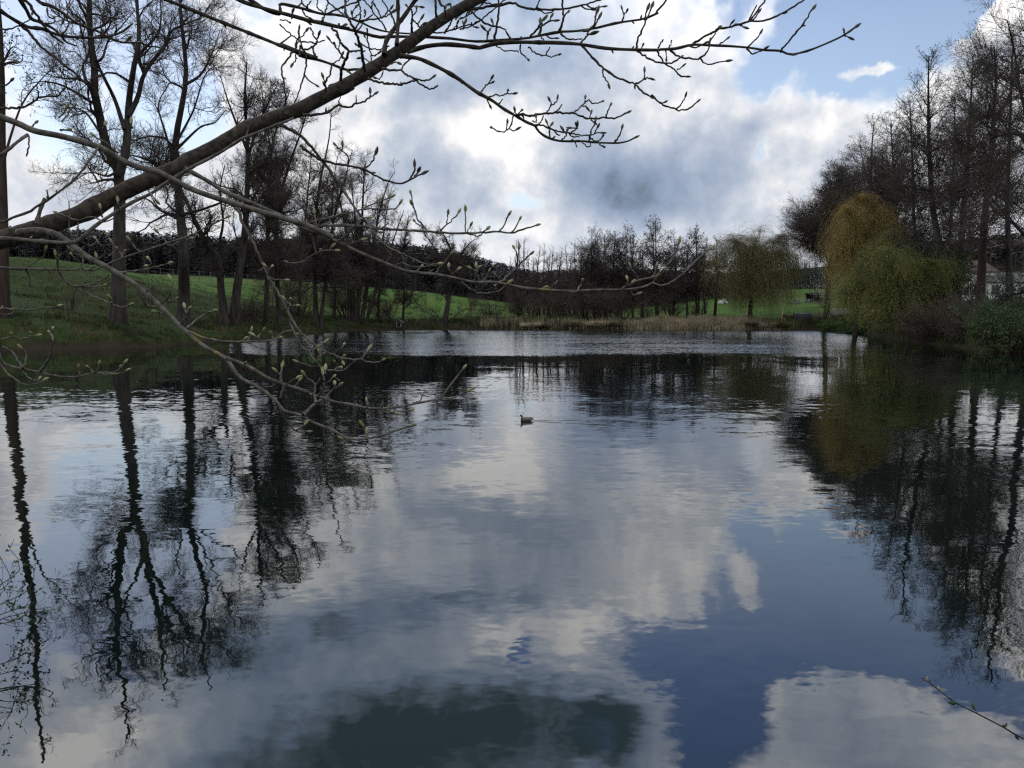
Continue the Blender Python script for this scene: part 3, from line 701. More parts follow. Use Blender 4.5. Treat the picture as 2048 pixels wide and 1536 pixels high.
ROW = [('broom', 1040, 142, 470, 'pale fan shaped bare tree at the left end of the far row'),
       ('thin', 1066, 150, 492, None), ('thinb', 1080, 146, 486, None), ('thin', 1094, 148, 490, None), ('thinb', 1106, 152, 488, None), ('thin', 1118, 146, 486, None), ('thinb', 1130, 150, 486, None), ('thin', 1142, 145, 488, None), ('thin', 1073, 143, 494, None), ('thinb', 1088, 151, 484, None), ('thinb', 1100, 144, 492, None), ('thin', 1112, 155, 482, None), ('thinb', 1124, 143, 490, None), ('thinb', 1148, 152, 482, None), ('thin', 1034, 150, 500, None), ('thinb', 1022, 153, 510, None), ('thinb', 1054, 155, 496, None),
       ('denseb', 1170, 138, 468, 'dark dense alder at the left shoulder of the far clump'), ('dense', 1192, 136, 452, 'dark dense alder, tallest of the thick far clump'), ('denseb', 1216, 139, 447, 'broad dark alder in the middle of the thick far clump'), ('dense', 1240, 137, 448, 'dark dense alder closing the thick far clump on its right'),
       ('open', 1268, 140, 462, 'open alder with see-through crown just right of the thick far clump'), ('thin', 1284, 141, 458, 'narrow alder between two open crowned alders on the far bank'), ('open', 1318, 138, 428, 'highest pale topped alder of the far row, with a see-through crown'), ('openb', 1345, 140, 440, 'airy alder right beside the highest pale topped one'),
       ('openb', 1376, 134, 448, 'alder with tiered side branches, its trunk leaning left over the reeds'), ('open', 1400, 136, 450, 'alder with two bare stems behind the reeds'), ('openb', 1430, 138, 453, 'last alder of the far row before the weeping willow'), ('thinb', 1412, 146, 470, 'thin short alder behind the last alders of the far row')]
for j, (key, px, D_, top, lab) in enumerate(ROW):
    place_tree(key, px, D_, top, lab or 'thin pole-like bare tree in the pale stand left of the dark far clump', None if lab else 'thin bare trees in the pale stand left of the dark far clump', j * 2.4, wide=1.0 + .25 * ((j * 7) % 5 - 2) / 4)

# ------------------------------------------------------------------ willows
def willow(label, base, D, paths, seed, nst, strand, leafmat, barkmat='bark_far', l1=(16, 4.0), lean=0.0, leaf=.16, per=12, zmin=None, droop=.30, r=.006, up=.55, twig=None):
    rng = np.random.default_rng(seed); T = MB(); C = MB(); Lf = MB()
    P0 = []; R0 = []
    for j, (pts, r0, r1) in enumerate(paths):
        c, rr = trunk_path(rng, pts, D, r0, r1, depth=.4, ground_start=(j == 0)); P0.append(c); R0.append(rr)
    P0 = np.array(P0); R0 = np.array(R0); T.tubes(P0, R0, 8)
    loc = tuple(P0[0, 0] + np.array([0, 0, .25]))
    P1, R1 = level(rng, P0, R0, n=l1[0] / 10., t0=.38, ang=(60, 38), asd=14, length=l1[1], lprof=([0, .38, .7, 1], [1.1, 1.1, .95, .75]), S=8, wander=.14, trop=(lean, 0, .02), rk=.6, rmax=.10, rend=.02)
    T.tubes(P1, R1, 5)
    P2, R2 = level(rng, P1, R1, n=1.7, t0=.3, ang=42, asd=16, ratio=.5, S=5, wander=.16, trop=(lean * .5, 0, -.02), rk=.6, rmax=.03, rend=.012); C.tubes(P2, R2, 3)
    A = np.concatenate([P1.reshape(-1, 3), P2.reshape(-1, 3), P2[:, -1], P2[:, -2]])
    nc = max(20, nst // 34)                                    # strands hang in curtains with gaps between them
    an = rng.integers(0, len(A), nc); cl = rng.choice(nc, nst, p=(lambda q: q / q.sum())(rng.gamma(1.2, size=nc)))
    st = A[an[cl]] + rng.normal(size=(nst, 3)) * np.array([.28, .28, .16])
    dr = nrmz(rng.normal(size=(nc, 3))[cl] * np.array([1, 1, .4]) + rng.normal(size=(nst, 3)) * .35 + np.array([lean * 2, 0, up]))
    ln = rng.uniform(.4, 1.0, nc)[cl] * rng.uniform(.7, 1.05, nst) * strand
    ln = np.minimum(ln, np.maximum(.4, st[:, 2] - (zmin if zmin is not None else gz(st[:, 0], st[:, 1])) - .1))
    P3 = grow(rng, st, dr, ln, 9, .10, np.array([0, 0, -droop]))
    C.tubes(P3, np.repeat(np.linspace(r, r * .5, 10)[None], nst, 0), 3)
    i = np.repeat(np.arange(nst), per); u = rng.uniform(.08, 1, len(i)) ** .8 * 9; a = np.minimum(u.astype(int), 8)
    c = P3[i, a] + (P3[i, a + 1] - P3[i, a]) * (u - a)[:, None] + rng.normal(size=(len(i), 3)) * .03
    dirs = nrmz(P3[i, a + 1] - P3[i, a])
    zt = np.clip((c[:, 2] - loc[2]) / max(1.0, P2[:, :, 2].max() - loc[2]), 0, 1)       # sparser, smaller leaves on the high young shoots
    Lf.quadscatter(c, rng.uniform(.6, 1.3, len(i)) * leaf * np.interp(zt, [.35, .9], [1.15, .72]), rng, .34, dirs)
    return finish_tree('willow_tree', label, 'willow', loc, T, C, barkmat, twig or leafmat, None, Lf, leafmat)
willow('weeping willow alone behind the reeds, wide rounded crown just leafing out', None, 127, [([(1500, 640), (1502, 590), (1505, 550), (1504, 515), (1512, 478)], .42, .08), ([(1503, 550), (1525, 515), (1548, 500)], .2, .06), ([(1502, 550), (1484, 520), (1474, 505)], .2, .06)], 51, 8000, 11.0, 'willow_leaf', l1=(18, 3.4), per=9, leaf=.15, droop=.38, up=.30)
willow('golden orange weeping willow in front of the right alders', None, 98, [([(1712, 650), (1712, 590), (1708, 520), (1715, 450), (1722, 405)], .38, .10), ([(1712, 520), (1740, 460), (1765, 420)], .2, .06), ([(1711, 500), (1695, 450), (1690, 415)], .18, .06)], 52, 5200, 8.0, 'willow_gold', l1=(14, 2.0), per=8, leaf=.15, zmin=1.4, up=.1, droop=.36)
willow('olive green willow bending low over the water on the right bank', None, 83, [([(1822, 668), (1812, 620), (1800, 570), (1790, 520), (1796, 488)], .34, .10), ([(1806, 590), (1775, 545), (1745, 530)], .2, .06), ([(1808, 610), (1840, 560), (1862, 530)], .2, .06), ([(1818, 650), (1780, 620), (1750, 625)], .16, .05), ([(1812, 620), (1772, 585), (1735, 575), (1712, 590)], .14, .04), ([(1818, 655), (1845, 640), (1872, 655)], .12, .03)], 53, 5600, 4.8, 'willow_olive', l1=(14, 2.9), per=9, leaf=.15, zmin=.02, lean=-.05, droop=.26, up=.35)

# ------------------------------------------------------------------ shrubs
def shrub(name, label, cat, x, y, seed, h, w, k=14, leaves=0, leafmat='leaf_dark', lsize=.12, mc='twig_brown', group=None, z=None, lev=2, n2=2.8, n3=3.4, trop=.05):
    th = 1.0 if y < 80 else 1.25; k = int(k * 1.5)
    rng = np.random.default_rng(seed); T = MB(); C = MB(); Lf = MB()
    z0 = (g1(x, y) if z is None else z) - .12
    a = rng.uniform(0, 6.28, k); rad = rng.uniform(0, .18, k) * w
    st = np.stack([x + np.cos(a) * rad, y + np.sin(a) * rad, np.full(k, z0)], 1)
    dr = np.stack([np.cos(a) * w / h * rng.uniform(.1, .9, k), np.sin(a) * w / h * rng.uniform(.1, .9, k), np.ones(k)], 1)
    ln = h * rng.uniform(.65, 1.1, k)
    P0 = grow(rng, st, dr, ln, 8, .12, np.array([0, 0, trop])); R0 = taper(np.full(k, .022 + .006 * h), np.full(k, .008 * th), 8); T.tubes(P0, R0, 4)
    P1, R1 = level(rng, P0, R0, n=n2, t0=.12, ang=45, asd=16, ratio=.45, S=4, wander=.2, trop=(0, 0, .04), rk=.8, rmax=.02 * th, rend=.009 * th); C.tubes(P1, R1, 3)
    P2, R2 = level(rng, P1, R1, n=n3, t0=.1, ang=45, asd=18, ratio=.55, S=3, wander=.22, trop=(0, 0, .02), rk=.9, rmax=.013 * th, rend=.008 * th, lmin=.35); C.tubes(P2, R2, 3)
    if leaves:
        q = rng.integers(0, len(P2), leaves); Lf.quadscatter(P2[q, rng.integers(0, 4, leaves)] + rng.normal(size=(leaves, 3)) * .10, rng.uniform(.6, 1.3, leaves) * lsize, rng, .7)
    loc = (x, y, z0 + .12)
    o = thing(name, label, cat, loc, group)
    if n2 < 1.2:
        for v_, q_ in ((C.v, C.f[4]),): T.f[4] += [q + T.n for q in q_]; T.v += v_; T.n += C.n
    T.build('stem', 'bark_far' if mc == 'twig_far' else mc, o, loc)
    if n2 >= 1.2: C.build('twigs', mc, o, loc)
    if leaves: Lf.build('leaves', leafmat, o, loc)
    return o
def at(px, D): return (W(px, 640, D)[0], D)
shrub('shrub', 'brown bare thicket on the grass between the thin stems and the twin stemmed tree', 'shrub', *at(598, 112), 61, 6.0, 7.0, 12)
shrub('shrub', 'brown bare thicket behind the dark clump of stems', 'shrub', *at(690, 130), 62, 8.0, 9.5, 16)
shrub('shrub', 'low bare thicket right of the dark clump, by the little duck house', 'shrub', *at(772, 125), 63, 4.5, 6.5, 16)
shrub('shrub', 'tall bare bush left of the twin stemmed tree', 'shrub', *at(560, 118), 64, 7.0, 6.0, 9)
shrub('shrub', 'small bare bush under the forked tree\'s slope on the far left', 'shrub', *at(140, 80), 65, 3.0, 2.6, 9, n2=1.5, n3=1.6)
shrub('shrub', 'leggy bare bush on the slope between the two thickest left trunks', 'shrub', *at(300, 92), 66, 3.5, 3.6, 10, n2=1.5, n3=1.6)
shrub('shrub', 'bare bush beside the leaning bow-shaped tree', 'shrub', *at(500, 93), 67, 4.0, 3.5, 14)
shrub('shrub', 'olive bare bush in front of the dense far clump', 'shrub', *at(1205, 131), 68, 5.6, 5.2, 26, leaves=900, leafmat='willow_leaf', lsize=.10)
shrub('shrub', 'brown bush at the foot of the pale far stand', 'shrub', *at(1110, 136), 69, 5.0, 6.5, 15)
shrub('shrub', 'dark brown bush between the far row and the pale stand', 'shrub', *at(1060, 138), 70, 4.8, 6.0, 14)
shrub('shrub', 'brown thicket under the open alders of the far row', 'shrub', *at(1300, 134), 71, 4.2, 6.5, 16)
shrub('shrub', 'brown thicket under the last alders of the far row', 'shrub', *at(1395, 135), 72, 3.6, 5.0, 14)
for j, (px, D_, h_, lab) in enumerate([(1040, 142, 6.5, 'dark underwood bush below the fan shaped tree'), (1132, 141, 7.0, 'dark underwood bush below the right half of the pale stand'), (1165, 133, 6.2, 'dark underwood bush at the left foot of the thick far clump'),
        (1240, 132, 6.5, 'dark underwood bush at the right foot of the thick far clump'), (1340, 136, 6.5, 'dark underwood bush below the highest pale topped alder'), 
        (985, 140, 5.0, 'low dark underwood bush at the foot of the meadow slope')]):
    shrub('shrub', lab, 'shrub', *at(px, D_), 300 + j, h_ * .85, 6.5, 16, mc='twig_brown')
for j, (px, D_, h_) in enumerate([(996, 121.6, 2.9), (1008, 121.4, 3.0), (1018, 121.6, 2.8)]):
    shrub('sapling', ['leftmost', 'middle', 'rightmost'][j] + ' of three clumps of upright thin stems at the far waterline', 'sapling', *at(px, D_), 73 + j, h_, .8, 7, mc='twig_far', n2=.5, n3=.6, trop=.2)
shrub('sapling', 'upright thin stems alone at the far waterline near the fan shaped tree', 'sapling', *at(1052, 122), 77, 3.1, .9, 5, mc='twig_far', n2=.6, n3=.8, trop=.2)
shrub('sapling', 'small leaning bush of thin stems at the far waterline left of the reeds', 'sapling', *at(1116, 122), 78, 3.2, 1.6, 9, mc='twig_far', n2=.8, n3=1.0, trop=.1)
shrub('shrub', 'white blossoming bush beside the lone leaning alder', 'shrub', *at(1646, 150), 79, 6.0, 3.0, 10, leaves=700, leafmat='blossom', lsize=.17)
shrub('shrub', 'bushy dark green shrub between the olive willow and the thickest alder', 'shrub', *at(1868, 90), 80, 8.2, 6.0, 26, leaves=13000, leafmat='leaf_dark', lsize=.24)
shrub('shrub', 'leafy ivy-green shrub behind the olive willow', 'shrub', *at(1830, 94), 81, 7.2, 5.0, 22, leaves=9000, leafmat='leaf_dark', lsize=.22)
shrub('shrub', 'tangled brown brush hanging over the water right of the olive willow', 'shrub', *at(1872, 75.5), 82, 4.0, 6.5, 46, n2=3.6, n3=3.6, leaves=500, leafmat='willow_olive', lsize=.1)
shrub('shrub', 'tangled brown brush under the reddish trunked alder', 'shrub', *at(1945, 70), 83, 4.0, 6.5, 46, n2=3.6, n3=3.6, leaves=400, leafmat='leaf_dark', lsize=.1)
shrub('shrub', 'greyish brown brush standing higher on the right bank', 'shrub', *at(1915, 78), 84, 2.8, 7.0, 34, n2=3.2, n3=3.4)
shrub('shrub', 'dark green bush reaching down to the water at the right edge', 'shrub', *at(2022, 62), 85, 4.4, 5.4, 28, leaves=10000, leafmat='leaf_dark', lsize=.16)
shrub('shrub', 'tall dark bush above the waterside bush at the right edge', 'shrub', *at(2050, 69), 86, 4.8, 4.0, 20, leaves=4000, leafmat='needle_blue', lsize=.18)
shrub('shrub', 'grey bare bush between the right alders and the white house', 'shrub', *at(1985, 95), 87, 2.6, 7.0, 18)
shrub('shrub', 'tall bare bush in front of the reddish roof', 'shrub', *at(1940, 108), 88, 6.5, 4.0, 7)
shrub('shrub', 'low fresh green shrub at the waterline below the lone leaning alder', 'shrub', *at(1668, 115), 89, 1.7, 4.2, 26, leaves=5000, leafmat='leaf_fresh', lsize=.13, n2=2.5)
shrub('shrub', 'low green shrub at the corner of the pond under the golden willow', 'shrub', *at(1705, 106), 90, 1.9, 4.0, 26, leaves=4500, leafmat='leaf_dark', lsize=.13, n2=2.5)
shrub('shrub', 'bare brown bush in front of the log stacks', 'shrub', *at(1630, 121.5), 91, 1.9, 4.5, 22, n2=2.6)
# ------------------------------------------------------------------ conifers and far woods
def conifer_faces(rng, h, w, n, pine=False):
    """(n) needle sprays as drooping quads round a stem"""
    t = rng.random(n) ** (.75 if not pine else .5)
    if pine: t = .08 + .92 * rng.random(n); prof_ = np.sqrt(np.clip(1 - ((t - .58) / .52) ** 2, .08, 1))
    else: prof_ = (1 - t) ** .85 * (.75 + .25 * np.sin(t * 40))
    a = rng.uniform(0, 6.28, n); r = w * prof_ * rng.uniform(.25, 1.0, n) ** .6
    c = np.stack([np.cos(a) * r * .45, np.sin(a) * r * .45, t * h * .97 + .03 * h], 1)
    out = np.stack([np.cos(a), np.sin(a), rng.uniform(-.55, .05, n) if not pine else rng.uniform(-.2, .6, n)], 1)
    ln = np.maximum(r * .75, h * .018)[:, None]
    side = np.stack([-np.sin(a), np.cos(a), rng.normal(size=n) * .3], 1) * ln * .32
    tip = c + out * ln
    return np.stack([c, c + out * ln * .5 + side, tip, c + out * ln * .5 - side], 1)
def spruce(name, label, x, y, h, w, seed, n=900, m='needle', group=None, cat='tree'):
    rng = np.random.default_rng(seed); z = g1(x, y)
    T = MB(); T.tubes(np.array([[(x, y, z - .2 + q * h) for q in np.linspace(0, 1, 6)]]), np.linspace(.02 * h, .02, 6)[None], 6)
    C = MB(); V = conifer_faces(rng, h, w, n) + np.array([x, y, z]); C.add(V.reshape(-1, 3), quads=np.arange(n * 4).reshape(n, 4))
    o = thing(name, label, cat, (x, y, z), group)
    T.build('trunk', 'bark_far', o, (x, y, z)); C.build('crown', m, o, (x, y, z))
    return o
def forest(name, label, pts, hs, seed, m, kinds, nq=130):
    rng = np.random.default_rng(seed); mb = MB()
    temps = [conifer_faces(np.random.default_rng(900 + j), 1.0, wd, nq, pine) for j, (wd, pine) in enumerate(kinds)]
    zz = gz(pts[:, 0], pts[:, 1])
    for (p, z, h) in zip(pts, zz, hs):
        V = temps[rng.integers(len(temps))]; a = rng.uniform(0, 6.28); ca, sa = math.cos(a), math.sin(a)
        V = (V.reshape(-1, 3) @ np.array([[ca, sa, 0], [-sa, ca, 0], [0, 0, 1]])) * np.array([h, h, h]) + np.array([p[0], p[1], z])
        mb.add(V, quads=np.arange(len(V)).reshape(-1, 4))
    st = np.stack([pts[:, 0], pts[:, 1], zz - .3], 1); tp = st + np.stack([np.zeros(len(pts)), np.zeros(len(pts)), hs * .9], 1)
    mb.tubes(np.stack([st, (st + tp) / 2, tp], 1), np.outer(hs, [.014, .010, .002]), 4)
    o = mb.build(name, m, smooth=False)
    return tag(o, label, 'forest', kind='stuff')
def scatter(px0, px1, d0, d1, n, seed, skew=1.0):
    rng = np.random.default_rng(seed); D_ = d0 + (d1 - d0) * rng.random(n) ** skew; px = rng.uniform(px0, px1, n)
    return np.stack([(px - 1024) / F * D_, D_], 1), rng, px
# treetops follow the skyline of the photograph: height is set from where each tree stands
def tops(pts, px, rng, sky, lo, hi, spread=.35):
    zt = CAM_H + (614 - np.interp(px, sky[0], sky[1])) / F * pts[:, 1]
    h = zt - gz(pts[:, 0], pts[:, 1])
    return np.clip(h * rng.uniform(1 - spread, 1.03, len(px)), lo, hi)
pts, rng, px = scatter(-260, 1075, 212, 335, 2300, 101)
hs = tops(pts, px, rng, ([-260, 60, 300, 500, 700, 860, 940, 1010, 1075], [455, 458, 470, 480, 486, 494, 512, 530, 545]), 5, 26, .2)
forest('forest', 'dark mixed wood on the hill behind the left meadow', pts, hs, 102, 'forest_far', [(.13, False), (.12, False), (.17, True), (.20, True), (.16, True)], 200)
pts, rng, px = scatter(960, 1480, 200, 330, 560, 103)
hs = tops(pts, px, rng, ([960, 1060, 1150, 1300, 1470], [545, 545, 540, 540, 545]), 4, 22, .3)
forest('forest', 'dark brown wood filling the hollow behind the far row of trees', pts, hs, 104, 'wood_far', [(.26, True), (.30, True), (.22, True)], 190)
pts, rng, px = scatter(1560, 1800, 238, 300, 330, 105)
hs = tops(pts, px, rng, ([1560, 1585, 1640, 1800], [530, 520, 522, 520]), 5, 22, .16)
forest('forest', 'blue black spruce plantation above the right meadow', pts, hs, 106, 'needle_blue', [(.15, False), (.17, False), (.13, False)], 260)
pts, rng, px = scatter(1740, 2500, 330, 560, 900, 107)
hs = tops(pts, px, rng, ([1740, 1850, 1960, 2048, 2500], [498, 488, 476, 466, 455]), 5, 30, .2)
forest('forest', 'wooded ridge far behind the white house', pts, hs, 108, 'wood_far', [(.26, True), (.20, False), (.28, True)], 110)
pts, rng, px = scatter(1400, 1620, 245, 320, 160, 109)
hs = tops(pts, px, rng, ([1400, 1620], [548, 545]), 4, 16, .3)
forest('forest', 'low dark wood on the slope behind the weeping willow', pts, hs, 110, 'forest_far', [(.26, True), (.30, True)], 110)
q = at(1704, 150); spruce('spruce_tree', 'small dark spruce with wide skirts beside the golden willow', q[0], q[1], 4.3, 2.1, 111, 900)
q = at(1590, 236); spruce('spruce_tree', 'tall pointed spruce at the left end of the plantation', q[0], q[1], W(1590, 515, 236)[2] - g1(*q), 2.4, 112, 700, 'needle_blue')

# ------------------------------------------------------------------ reeds, rough grass
def blades(name, label, cat, pts, hmin, hmax, wdt, m, seed, lean=.18, hprof=None):
    rng = np.random.default_rng(seed); N = len(pts)
    z = gz(pts[:, 0], pts[:, 1]); b = np.stack([pts[:, 0], pts[:, 1], z - .05], 1)
    h = rng.uniform(hmin, hmax, N) * (np.interp(1024 + pts[:, 0] / pts[:, 1] * F, *hprof) if hprof else 1.0) * (1 + .25 * wob(pts[:, 0], pts[:, 1], .9))
    a = rng.uniform(0, 6.28, N); le = rng.normal(size=N) * lean
    top = b + np.stack([np.cos(a) * le * h, np.sin(a) * le * h, h], 1)
    mid_ = b * .5 + top * .5 + np.stack([-np.cos(a) * le * h * .2, -np.sin(a) * le * h * .2, h * .06], 1)
    s = rng.uniform(0, 3.14, N); sd = np.stack([np.cos(s), np.sin(s), np.zeros(N)], 1) * (wdt * rng.uniform(.6, 1.3, N))[:, None]
    V = np.stack([b - sd, b + sd, mid_ + sd * .8, mid_ - sd * .8, top], 1); i = np.arange(N)[:, None] * 5
    mb = MB(); mb.add(V.reshape(-1, 3), quads=i + np.array([[0, 1, 2, 3]]), tris=i + np.array([[3, 2, 4]]))
    return tag(mb.build(name, m, smooth=False), label, cat, kind='stuff')
def shore_pts(px0, px1, n, din, dout, seed, dens=None):
    """random ground points in a band along the far shore between two photo columns"""
    rng = np.random.default_rng(seed); out = np.zeros((0, 2))
    A = SH; Bn = np.roll(SH, -1, 0); seg = Bn - A; nrm_ = np.stack([-seg[:, 1], seg[:, 0]], 1); nrm_ /= np.linalg.norm(nrm_, axis=1, keepdims=True)
    if sdist((A + Bn)[40:41] / 2 + nrm_[40:41] * .5)[0] < 0: nrm_ = -nrm_
    mp = 1024 + A[:, 0] / np.maximum(A[:, 1], 1) * F
    ok = np.where((A[:, 1] > 50) & (mp > px0 - 60) & (mp < px1 + 60))[0]; ln = np.linalg.norm(seg[ok], axis=1)
    while len(out) < n:
        k = rng.choice(ok, 20000, p=ln / ln.sum()); d = rng.uniform(din, dout, 20000)
        q = A[k] + seg[k] * rng.random((20000, 1)) + nrm_[k] * d[:, None]
        pxs = 1024 + q[:, 0] / q[:, 1] * F; keep = (pxs > px0) & (pxs < px1)
        if dens: keep &= rng.random(20000) < dens(pxs, d, q[:, 0], q[:, 1])
        out = np.concatenate([out, q[keep]])
    return out[:n]
blades('reeds', 'belt of dry tan cattail reeds along the far shore', 'reeds', shore_pts(1255, 1610, 8500, -.3, 4.5, 121, lambda p, d, x, y: np.clip(.35 + .65 * np.sin(p * .05 + d) ** 2, 0, 1) * np.interp(p, [1480, 1530, 1580, 1610], [1, .6, .35, .05]) * np.where(p < 1300, .6, 1)), 0.8, 1.5, .016, 'reed_dry', 122, .09, ([1255, 1310, 1480, 1550, 1610], [.6, 1, 1, .62, .4]))
blades('reeds', 'thinner dry reeds and sedge in the middle of the far shore', 'reeds', shore_pts(960, 1300, 2600, -.1, 4.0, 123), .5, 1.5, .018, 'reed_dry', 124, .14)
blades('grass', 'rough tufted grass along the far shore', 'grass', shore_pts(900, 1720, 15000, .0, 6.0, 125, lambda p, d, x, y: .25 + .75 * (wob(x, y, 1.9) > -.1)), .25, 1.0, .03, 'grass_tuft', 126, .35)
blades('grass', 'dark rough grass and dead stalks on the left bank', 'grass', shore_pts(-140, 930, 16000, .1, 9.0, 127, lambda p, d, x, y: .2 + .8 * (wob(x, y, 1.3) > .0)), .15, .7, .03, 'grass_tuft', 128, .4)
blades('grass', 'ragged meadow grass on the slope behind the left bank trees', 'grass', shore_pts(-160, 1010, 15000, 8.0, 46.0, 135, lambda p, d, x, y: .15 + .85 * (wob(x, y, .7) > .1)), .12, .45, .035, 'grass_tuft', 136, .4)
blades('grass', 'fresh green grass tussocks by the corner of the pond', 'grass', shore_pts(1520, 1730, 4200, .0, 3.5, 129, lambda p, d, x, y: (wob(x, y, 1.1, .7) > .1) * 1.0), .2, .8, .03, 'grass_fresh', 130, .3)
blades('grass', 'rough grass under the brush of the right bank', 'grass', shore_pts(1730, 2200, 5000, .0, 7, 131), .2, .8, .03, 'grass_tuft', 132, .35)

# ------------------------------------------------------------------ sedge hummocks at the far waterline
rng = np.random.default_rng(141)
HUM = [(1062, 'dark sedge hummock overhanging the far waterline under the fan shaped tree'), (1088, 'flat brown sedge hummock at the far waterline'), (1150, 'wide straw topped sedge hummock left of the reed belt'), (1196, 'shaggy yellow green sedge hummock beside the reed belt'), (1228, 'sedge hummock touching the left end of the reed belt'),
       (1500, 'green sedge hummock in the gap below the weeping willow'), (1535, 'dark round hummock at the waterline below the weeping willow'), (1558, 'dark hummock just left of the bright green turf')]
for j, (px_, lab) in enumerate(HUM):
    x = W(px_, 655, 121)[0]; y = 121.6
    d_ = sdist([(x, y)])[0]; y += (.7 - d_); z0 = g1(x, y)
    N = 520; a = rng.uniform(0, 6.28, N); r = rng.random(N) ** .5 * rng.uniform(.9, 1.5)
    b_ = np.stack([x + np.cos(a) * r, y + np.sin(a) * r * .6, np.full(N, z0) + .35 * (1 - r / 1.6)], 1)
    dr = np.stack([np.cos(a) * .6, np.sin(a) * .5, np.full(N, 1.0)], 1)
    Pb = grow(rng, b_, dr, rng.uniform(.5, 1.1, N), 4, .12, np.array([0, 0, -.28]))
    mb = MB(); mb.tubes(Pb, np.repeat(np.array([[.03, .028, .022, .014, .003]]), N, 0), 3)
    tag(mb.build('sedge_hummock', 'grass_tuft' if j % 3 else 'reed_dry', origin=(x, y, z0)), lab, 'sedge')

# ------------------------------------------------------------------ field shelter
x, y = at(1627, 170); z = g1(x, y) - .05; rz = R(-28)
o = thing('field_shelter', 'small open fronted wooden field shelter on the right meadow', 'shed', (x, y, z)); o.rotation_euler = (0, 0, rz)
def lpart(nm, m, boxes, parent=o):
    q = MB()
    for c, s_ in boxes: q.box(c, s_)
    return q.build(nm, m, parent, smooth=False)
lpart('back_wall', 'plank', [((0, 1.05, .95), (3.4, .06, 1.9))]); lpart('side_wall', 'plank', [((1.67, .02, .95), (.06, 2.0, 1.9))]); lpart('side_wall', 'plank', [((-1.67, .02, .95), (.06, 2.0, 1.9))])
for sx in (-1.6, 0, 1.6): lpart('post', 'plank', [((sx, -1.06, 1.0), (.12, .12, 2.0))])
lpart('front_board', 'plank', [((0, -1.08, .18), (3.0, .05, .3))])
q = MB(); q.add([(-1.9, -1.35, 2.10), (1.9, -1.35, 2.10), (1.9, 1.3, 1.90), (-1.9, 1.3, 1.90), (-1.9, -1.35, 2.02), (1.9, -1.35, 2.02), (1.9, 1.3, 1.82), (-1.9, 1.3, 1.82)], quads=[[0, 1, 2, 3], [7, 6, 5, 4], [0, 4, 5, 1], [1, 5, 6, 2], [2, 6, 7, 3], [3, 7, 4, 0]]); q.build('roof', 'roof_dark', o, smooth=False)
x, y = at(1590, 168); z = g1(x, y)
o = thing('trough', 'low grey trough lying in the meadow left of the field shelter', 'trough', (x, y, z)); o.rotation_euler = (0, 0, .1)
q = MB(); q.box((0, -.35, .45), (2.0, .06, .7)); q.box((0, .35, .45), (2.0, .06, .7)); q.box((-.97, 0, .45), (.06, .64, .7)); q.box((.97, 0, .45), (.06, .64, .7)); q.box((0, 0, .14), (1.88, .64, .08)); q.build('basin', 'metal_grey', o, smooth=False)
for sx in (-.8, .8):
    q = MB(); q.box((sx, 0, .05), (.12, .7, .14)); q.build('foot', 'metal_grey', o, smooth=False)

# ------------------------------------------------------------------ stacked firewood with covers
def wood_stack(label, px0, px1, D, h, rows, seed, tarpmat, tarp_span, yaw=0.0):
    rng = np.random.default_rng(seed)
    xa, xb = W(px0, 640, D)[0], W(px1, 640, D)[0]; L = xb - xa; x, y = (xa + xb) / 2, D; z = min(g1(xa, D), g1(xb, D), g1(x, D)) - .02
    o = thing('wood_stack', label, 'woodpile', (x, y, z)); o.rotation_euler = (0, 0, yaw)
    rad = h / rows / 2 * .98; cols = int(L / (2 * rad)); k = 0
    slots = [(c_, r_) for r_ in range(rows) for c_ in range(cols)]
    vis = set(rng.permutation(len(slots))[:100].tolist()) if len(slots) > 100 else set(range(len(slots)))
    rest = MB()
    for i_, (c_, r_) in enumerate(slots):
        cx = -L / 2 + (c_ + .5 + .5 * (r_ % 2) * .8) * 2 * rad; cz = rad + r_ * 2 * rad * .95
        rr = rad * rng.uniform(.8, 1.05); ln = rng.uniform(.9, 1.05)
        p = np.array([[(cx, -ln / 2, cz), (cx + rng.normal() * .01, 0, cz), (cx, ln / 2, cz)]])
        q = MB() if i_ in vis else rest
        n0 = q.n; q.tubes(p, np.full((1, 3), rr), 7); q.poly(q.v[-1][:7][::-1])
        if i_ in vis: q.build('log', 'log_end' if rng.random() < .45 else 'log_bark', o)
    if rest.n: tag(rest.build('log', 'log_bark', o), kind='stuff')
    q = MB(); u0, u1 = tarp_span; nx_ = 18
    sec = [(-.60, -.95), (-.57, -.45), (-.53, .02), (-.3, .09), (0, .12), (.3, .09), (.55, .0), (.6, -.6)]
    V = []
    for a in range(nx_):
        xx = -L / 2 + L * (u0 + (u1 - u0) * a / (nx_ - 1))
        for (yy, zz) in sec: V.append((xx, yy + rng.normal() * .03, h + (zz if zz > -.3 else zz * rng.uniform(.6, 1.15)) + rng.normal() * .03))
    i_ = np.arange(nx_ * 8).reshape(nx_, 8); q.add(V, quads=np.stack([i_[:-1, :-1], i_[:-1, 1:], i_[1:, 1:], i_[1:, :-1]], -1).reshape(-1, 4))
    t_ = q.build('tarp', tarpmat, o); md = t_.modifiers.new('thick', 'SOLIDIFY'); md.thickness = .02
    return o
wood_stack('log stack with pale sawn ends, half under a dark blue tarp, behind the reeds', 1563, 1622, 124, 1.25, 7, 151, 'tarp_blue', (.42, 1.0))
wood_stack('second log stack with a grey cover, behind the trunk of the lone leaning alder', 1650, 1700, 125, 1.25, 7, 152, 'tarp_grey', (.0, 1.0), .05)
x, y = at(1563, 123.2); z = g1(x, y)
q = MB(); q.tubes(np.array([[(x - .05, y, z - .2), (x + .1, y, z + 1.3), (x + .42, y + .1, z + 2.75)]]), np.array([[.07, .065, .05]]), 7)
tag(q.build('pole', 'render_cream', origin=(x, y, z)), 'pale pole leaning out of the end of the log stack', 'pole')

